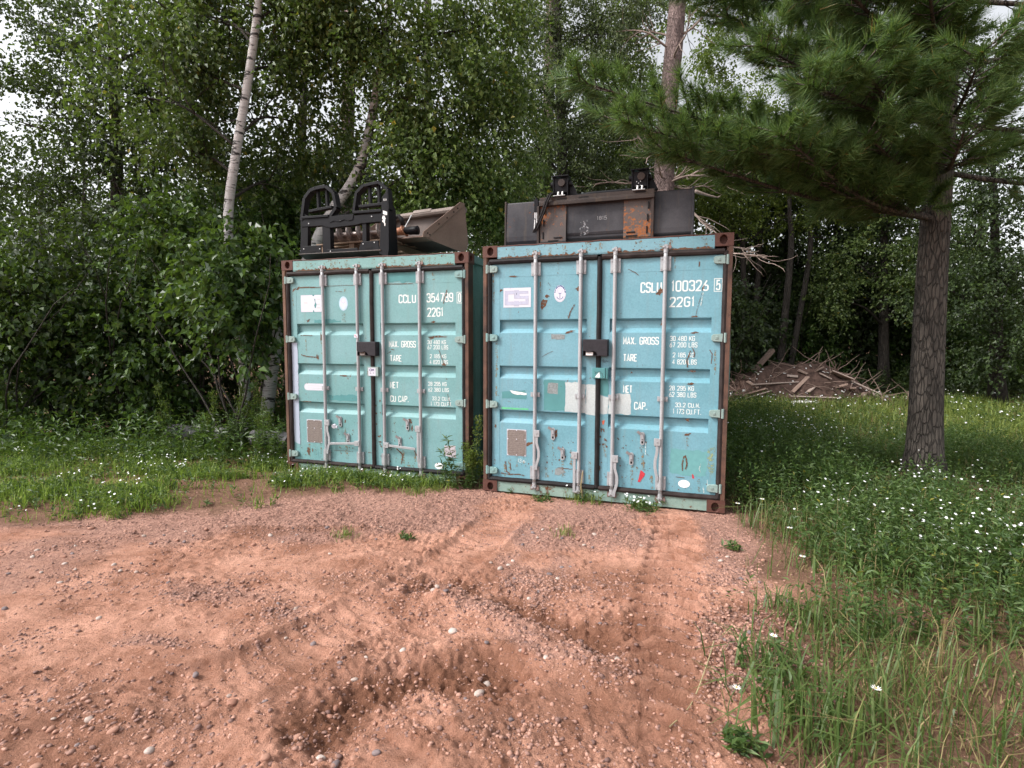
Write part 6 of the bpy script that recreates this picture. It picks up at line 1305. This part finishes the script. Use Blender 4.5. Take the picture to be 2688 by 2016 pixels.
def tall_weed(label, x, y, h, nl, leafL, head, group='tall weeds beside the containers', lean=(0, 0), stems=1, z0=None):
    z = gz(x, y); t = thing('tall_weed', label, 'weed', (x, y, z), 0, group); mb = MB(); LV = []; HV = []
    for k in range(stems):
        hh = h * (1 if k == 0 else rnd.uniform(.45, .8)); bx, by = (0, 0) if k == 0 else (rnd.uniform(-.14, .10), rnd.uniform(-.08, .08)); q = curve_pts([(bx, by, 0), (bx + lean[0] * .3, by + lean[1] * .3, hh * .5), (bx + lean[0] * (1 if k == 0 else rnd.uniform(-1, 1.5)), by + lean[1], hh)], 8); mb.tube(q, list(np.linspace(.006, .002, len(q))), 5)
        for i in range(nl):
            f = rng.random() ** .8; j = f * (len(q) - 1); j0 = min(int(j), len(q) - 2); p = q[j0].lerp(q[j0 + 1], j - j0)
            (HV if f > .62 and head else LV).append(p)
    mb.build('stem', M['stem'], t); P = np.array(LV); n = len(P); D = unit(n); D[:, 2] = np.abs(D[:, 2]) * .5 - .15; ll = leafL * rng.uniform(.6, 1.2, n)
    V, T = leaf_arrays(P, D, unit(n) * .4 + np.array([0, 0, 1.0]), ll, ll * .2); obj('leaves', tri_mesh('leaves', V, T, M['weed']), t)
    if head and HV:
        P = np.array(HV); P = np.repeat(P, 5, 0) + rng.normal(size=(len(P) * 5, 3)) * [.028, .028, .02]; n = len(P); D = unit(n); D[:, 2] += .8; V, T = leaf_arrays(P, D, unit(n), np.full(n, .026), np.full(n, .014)); obj('seed_head', tri_mesh('seed_head', V, T, M['leaf_yellow']), t, None, 'stuff')
    return t
tall_weed('tall green weed with a feathery top in the gap between the containers', -.415, 5.92, .80, 110, .075, True, lean=(.06, -.02), stems=6)
tall_weed('fern-like branching weed leaning over the left container door', -.60, 5.88, .58, 80, .085, False, lean=(-.12, -.05), stems=3)
for k, (px, y, top, lab) in enumerate(((672, 7.9, 930, 'tallest slender weed left of the left container'), (650, 8.1, 1000, 'slender weed beside the tallest one'), (628, 8.0, 1015, 'third slender weed further left'), (700, 7.6, 1045, 'short weed close to the left container edge'), (560, 7.8, 1030, 'weed standing behind the grey log'), (430, 8.0, 1010, 'weed at the left, behind the grass bank'))):
    p = S(px, 1150, y); tall_weed(lab, p.x, y, S(px, top, y).z - gz(p.x, y), 70, .10, True, lean=(rnd.uniform(-.08, .08), 0), stems=3)
for px, y, top, lab in ((600, 7.2, 1090, 'leafy weed in front of the grey log, nearest the photo left edge'), (640, 7.3, 1075, 'leafy weed in front of the middle of the grey log'), (690, 7.1, 1080, 'leafy weed before the hollow log end'), (725, 7.0, 1110, 'low leafy weed at the foot of the left container corner'), (545, 7.4, 1085, 'leafy weed before the left part of the grey log')):
    p = S(px, 1200, y); tall_weed(lab, p.x, y, S(px, top, y).z - gz(p.x, y), 75, .085, False, lean=(rnd.uniform(-.1, .1), 0), stems=6)
# creeper leaves at the right container's corner
def stalk(label, pts, r):
    b = Vector(pts[0]); t = thing('dry_stalk', label, 'stalk', b); mb = MB(); mb.tube([p - b for p in curve_pts(pts, 4)], r, 5); mb.build('stem', M['straw'], t)
stalk('bent straw stalk fallen across the lower right dirt', [Vector((x, y, gz(x, y) + dz)) for x, y, dz in ((1.02, 2.62, .10), (.92, 2.45, .06), (.80, 2.30, .03), (.66, 2.16, .012))], .0028)
stalk('pale reed leaning on the central seam of the right container', [Vector((.72, 5.40, .02)), Vector((.70, 5.385, .15)), Vector((.715, 5.375, .30))], .006)

# ------------------------------------------------------------------ stones and gravel
def ico(sub):
    import bmesh
    bm = bmesh.new(); bmesh.ops.create_icosphere(bm, subdivisions=sub, radius=1.0); V = np.array([v.co[:] for v in bm.verts]); F = np.array([[v.index for v in f.verts] for f in bm.faces]); bm.free(); return V, F
def stone_mat(name, a, b):
    m, n, l, bs = new_mat(name); tc = n.new('ShaderNodeTexCoord').outputs['Object']; oi = n.new('ShaderNodeObjectInfo').outputs['Random']; g = n.new('ShaderNodeNewGeometry').outputs['Random Per Island']
    r = math_(n, l, 'FRACT', math_(n, l, 'ADD', oi, g)); c = mix(n, l, r, a, b); f = noise(n, l, tc, 60, 5, .7); c = mix(n, l, .55, c, ramp(n, l, f, ((.3, (.3, .28, .27)), (.7, (.68, .66, .65)))), 'OVERLAY')
    l.new(c, bs.inputs['Base Color']); bs.inputs['Roughness'].default_value = .8; bump(n, l, f, .3, .004, bs); return m
M['stone_pale'] = stone_mat('pale_stone', (.36, .27, .23), (.50, .42, .38)); M['stone_red'] = stone_mat('reddish_stone', (.27, .125, .085), (.40, .22, .16)); M['stone_grey'] = stone_mat('dark_grey_stone', (.13, .10, .105), (.24, .19, .19))
M['gravel'] = stone_mat('mixed_gravel', (.16, .092, .080), (.47, .265, .20))
IV, IF = ico(1); IV2, IF2 = ico(2)
smesh = {}
for kind in ('stone_pale', 'stone_red', 'stone_grey'):
    smesh[kind] = []
    for k in range(7):
        V = IV2 * (1 + .16 * fbm(IV2[:, 0] + k * 3, IV2[:, 1] + IV2[:, 2] * .7, 1.2, k, 3))[:, None] * np.array([1.0, rng.uniform(.62, .9), rng.uniform(.42, .66)])
        smesh[kind].append(tri_mesh('stone', V, IF2, M[kind], True))
def stone_ok(x, y): 
    g, d, v = masks(x, y); t1, _, _ = seg_dist(x, y, TRACK1); return np.clip(.15 + .9 * v + .35 * d, 0, 1) * (1 - g) * (1 - .8 * (t1 < .17)) * ~in_box(x, y)
sp = scatter(285, (-3.6, 1.45), (2.4, 4.6), stone_ok); dist = np.hypot(sp[:, 0], sp[:, 1])
SK = {'stone_pale': 'pale rounded stone', 'stone_red': 'reddish brown stone', 'stone_grey': 'dark grey stone'}
def zone(x, y):
    for nm, P, w in (('in the damp dug pit', PIT1, .2), ('in the hollow behind the ridge', PIT3, .2), ('on the dirt ridge', RIDGE, .2), ('in the lugged tyre track to the right container', TRACK1, .22), ('in the faint track toward the gap', TRACK2, .24)):
        if seg_dist(np.array([x]), np.array([y]), P)[0][0] < w: return nm
    if y < 2.1: return 'at the bottom edge of the dirt'
    if x < -2: return 'on the far left dirt ' + ('nearest the camera' if y < 2.7 else 'halfway back' if y < 3.5 else 'below the grass bank')
    if x < -.6: return 'on the dirt left of the dug pit' if y < 3.2 else 'on the gravel before the left container'
    return ('on the open dirt right of the dug pit' if y < 2.8 else 'on the open dirt before the right container') if y < 3.6 else 'on the gravel before the ' + ('gap' if x < .35 else 'right container')
def put_stone(x, y, r, kind, label=None, group=None):
    o = obj('stone', smesh[kind][rnd.randrange(7)]); o.scale = (r, r, r); o.rotation_euler = (rnd.uniform(-.3, .3), rnd.uniform(-.3, .3), rnd.uniform(0, 6.3)); o.location = (x, y, gz(x, y) + r * .15); lb = SK[kind] + ' ' + zone(x, y); tag(o, label or lb, 'stone', group or lb.replace(' stone ', ' stones '))
for (x, y) in sp:
    kind = rnd.choices(('stone_pale', 'stone_red', 'stone_grey'), (.24, .50, .26))[0]; put_stone(x, y, rnd.uniform(.010, .021) * (1.3 if rnd.random() < .15 else 1), kind)
for px, py, r, lab in ((1260, 1810, .030, 'large pale oblong stone at the right end of the dug pit'), (1280, 1765, .022, 'pale angular stone above the large oblong one'), (1190, 1660, .028, 'broad pinkish stone in the hollow before the ridge'), (1060, 1720, .022, 'pale flat stone on the slope behind the pit')):
    Xr, Ur = (px - 1344) / 1424.5, -(py - 1008) / 1424.5; dv = Vector((Xr, math.cos(PITCH) + math.sin(PITCH) * Ur, -math.sin(PITCH) + math.cos(PITCH) * Ur)); tt = -CAM_H / dv.z; put_stone(dv.x * tt, dv.y * tt, r, 'stone_pale', lab, 'notable stones near the pit')
def gravel(name, n, lo, hi, f, rmin, rmax, label):
    p = scatter(n, lo, hi, f); r = rmin * (rmax / rmin) ** (rng.random(n) ** 1.35); z = ground_z(p[:, 0], p[:, 1]) + r * rng.uniform(-.28, .15, n)
    sc = np.stack([np.ones(n), rng.uniform(.5, .95, n), rng.uniform(.35, .65, n)], 1) * r[:, None]; a = rng.uniform(0, 6.28, n); ca, sa = np.cos(a)[:, None], np.sin(a)[:, None]
    V = IV[None] * (1 + rng.uniform(-.26, .26, (n, len(IV), 1))) * sc[:, None]; X = V[..., 0] * ca - V[..., 1] * sa; Y = V[..., 0] * sa + V[..., 1] * ca
    V = np.stack([X + p[:, :1], Y + p[:, 1:], V[..., 2] + z[:, None]], -1).reshape(-1, 3); F = (IF[None] + (np.arange(n) * len(IV))[:, None, None]).reshape(-1, 3); o = obj(name, tri_mesh(name, V, F, M['gravel'], True), None, label, 'stuff'); o['category'] = 'gravel'
def f_gravel(x, y): g, d, v = masks(x, y); c = np.clip(.30 + .9 * fbm(x, y, 2.6, 7, 4, .6), 0, 1); return np.clip(.03 + .22 * c + v ** 1.2 * (.30 + .70 * c) + .07 * d, 0, 1) * (1 - .9 * g) * ~in_box(x, y)
gravel('gravel', 30000, (-3.0, 1.35), (2.4, 3.7), f_gravel, .0024, .016, 'fine loose gravel over the near dirt')
gravel('gravel', 16000, (-4.2, 3.4), (3.0, 6.3), f_gravel, .0036, .0135, 'purplish gravel before the containers')

# ------------------------------------------------------------------ grey log at the left
def log(label, a, b, r):
    a, b = Vector(a), Vector(b); t = thing('fallen_log', label, 'log', (a + b) / 2, 0, 'grey logs in the grass'); c = (a + b) / 2; n = 9
    mb = MB(); q = [a.lerp(b, i / n) - c + Vector((0, 0, .01 * math.sin(2 * i))) for i in range(n + 1)]; mb.tube(q, [r * (1 + .05 * math.sin(3 * i)) for i in range(n + 1)], 16, cap=False); mb.build('bark_shell', M['log_grey'], t, True)
    d = (b - a).normalized(); mb = MB(); mb.tube([q[-1] - d * .04, q[-1] - d * .005], [r * .8, r * .93], 16); mb.build('hollow_end', M['hole_black'], t)
zl = gz(-4.2, 8.0)
log('weathered grey log lying in the grass at the left, its near end open', (-5.3, 8.35, zl + .13), (-3.92, 8.02, zl + .14), .125); log('second grey log butting the left container base with a dark hollow end', (-3.80, 7.95, zl + .12), (-3.12, 7.60, zl + .12), .125)

# ------------------------------------------------------------------ debris pile at the right
pc = Vector((7.4, 15.2, 0)); PX, PY = np.meshgrid(np.linspace(-2.6, 4.4, 80), np.linspace(-1.3, 2.4, 50))
ph = lambda X, Y: np.maximum(0, 1.22 * np.exp(-((X - .9) / 1.75) ** 2 - (Y / 1.15) ** 2) + .45 * np.exp(-((X + 1.1) / .8) ** 2 - (Y / .9) ** 2) + .16 * fbm(X + 40, Y + 7, 1.3, 2, 5, .6) - .10)
PZ = ph(PX, PY); idx = np.arange(PX.size).reshape(PX.shape); Q = np.stack([idx[:-1, :-1], idx[:-1, 1:], idx[1:, 1:], idx[1:, :-1]], -1).reshape(-1, 4)
M['rubble'] = plain('dark_brown_rubble', (.085, .052, .042), .95, 0, .6, 9, .8)
pz0 = gz(pc.x, pc.y) - .06
pile = obj('debris_mound', tri_mesh('debris_mound', np.stack([PX, PY, PZ], -1).reshape(-1, 3), Q, M['rubble'], True)); pile.location = (pc.x, pc.y, pz0); tag(pile, 'dark brown mound of soil and demolition rubble beyond the meadow', 'debris pile')
def plank(label, x, y, L, w, th, rz, pitch, mat, group='boards on the debris pile'):
    mb = MB(); mb.box((-L / 2, -w / 2, -th / 2), (L / 2, w / 2, th / 2)); o = mb.build('board', M[mat]); bevel(o, .006); z = float(ph(np.array([x]), np.array([y]))[0]); o.location = (pc.x + x, pc.y + y, pz0 + z + .03 + abs(math.sin(pitch)) * L * .22); o.rotation_euler = (rnd.uniform(-.4, .4), -pitch, rz); tag(o, label, 'board', group)
plank('longest pale board lying level near the top left of the debris pile', -.35, -.75, 1.35, .09, .03, .1, .05, 'board_pale'); plank('brown board slanting up across the pile middle', .25, -.85, .75, .10, .03, .5, .55, 'board'); plank('pale pinkish slab at the top right of the debris pile', 1.5, -.55, .55, .32, .03, -.3, -.4, 'board_pale'); plank('long tan board sloping down at the right of the pile', 1.95, -.6, 1.2, .10, .04, -.35, -.45, 'board_pale')
plank('dark plank leaning against the left foot of the pile', -1.9, -.8, .9, .10, .04, 2.6, .4, 'board'); plank('brown plank pointing left at the base of the pile', -1.35, -.95, 1.1, .12, .04, .15, -.15, 'board'); plank('reddish plank crossing over the base plank', -1.1, -1.0, .85, .12, .04, -.9, .35, 'board'); plank('thin pale lath on the lower left of the pile', -.95, -1.02, .95, .05, .02, .35, .2, 'board_pale')
plank('long white lath lying along the foot of the pile', .5, -1.18, 1.3, .06, .02, -.06, -.03, 'board_pale'); plank('short bleached offcut on the pile middle', .45, -1.0, .35, .10, .03, .7, .3, 'board_pale'); plank('old beam end sticking up behind the pile top', -.3, .2, 1.0, .14, .10, .4, .7, 'board'); plank('brown plank at the far right of the pile', 2.9, -.7, 1.0, .12, .04, .2, -.3, 'board')
for k in range(16): plank('small splintered board scrap among the rubble', rnd.uniform(-2.1, 3.4), rnd.uniform(-1.1, -.3), rnd.uniform(.2, .5), rnd.uniform(.05, .14), .03, rnd.uniform(0, 3), rnd.uniform(-.5, .5), rnd.choice(('board', 'board', 'board_pale')), 'small board scraps in the rubble')
mb = MB()
for k in range(90):
    x, y = rnd.uniform(-2.0, 3.6), rnd.uniform(-1.2, -.2); z = float(ph(np.array([x]), np.array([y]))[0]); s_ = rnd.uniform(.015, .045); mb.box((-s_, -s_ * .6, 0), (s_, s_ * .6, .01), 0, Matrix.Translation((x, y, z + .02)) @ Matrix.Rotation(rnd.uniform(0, 3), 4, 'Z') @ Matrix.Rotation(rnd.uniform(.2, 1.2), 4, 'X'))
bs_ = MB()
for k in range(120):
    x, y = rnd.uniform(-2.2, 3.8), rnd.uniform(-1.25, .1); z = float(ph(np.array([x]), np.array([y]))[0]); bs_.tube(wander((x, y, z), (rnd.uniform(-1, 1), rnd.uniform(-.5, .5), rnd.uniform(-.1, .7)), rnd.uniform(.3, 1.0), 4, .3), [.014, .012, .009, .006, .003], 5)
bo_ = bs_.build('brush', M['board'], None, True, 'tangled broken sticks and brush heaped over the debris mound', 'stuff'); bo_.location = (pc.x, pc.y, pz0); bo_['category'] = 'brush'
sc_ = mb.build('plaster_scraps', M['paper'], None, False, 'white plaster and paper scraps strewn over the debris mound', 'stuff'); sc_.location = (pc.x, pc.y, pz0); sc_['category'] = 'scraps'
mb = MB(); V = IV2 * np.array([.30, .15, .05]) * (1 + .25 * fbm(IV2[:, 0], IV2[:, 1], 2, 1, 3))[:, None]; o = obj('plastic_sheet', tri_mesh('plastic_sheet', V, IF2, M['paper'], True)); o.location = (7.4, 13.6, gz(7.4, 13.6) + .10); tag(o, 'crumpled white plastic sheet in the grass before the debris pile', 'plastic sheet')
for k in range(26):
    pass
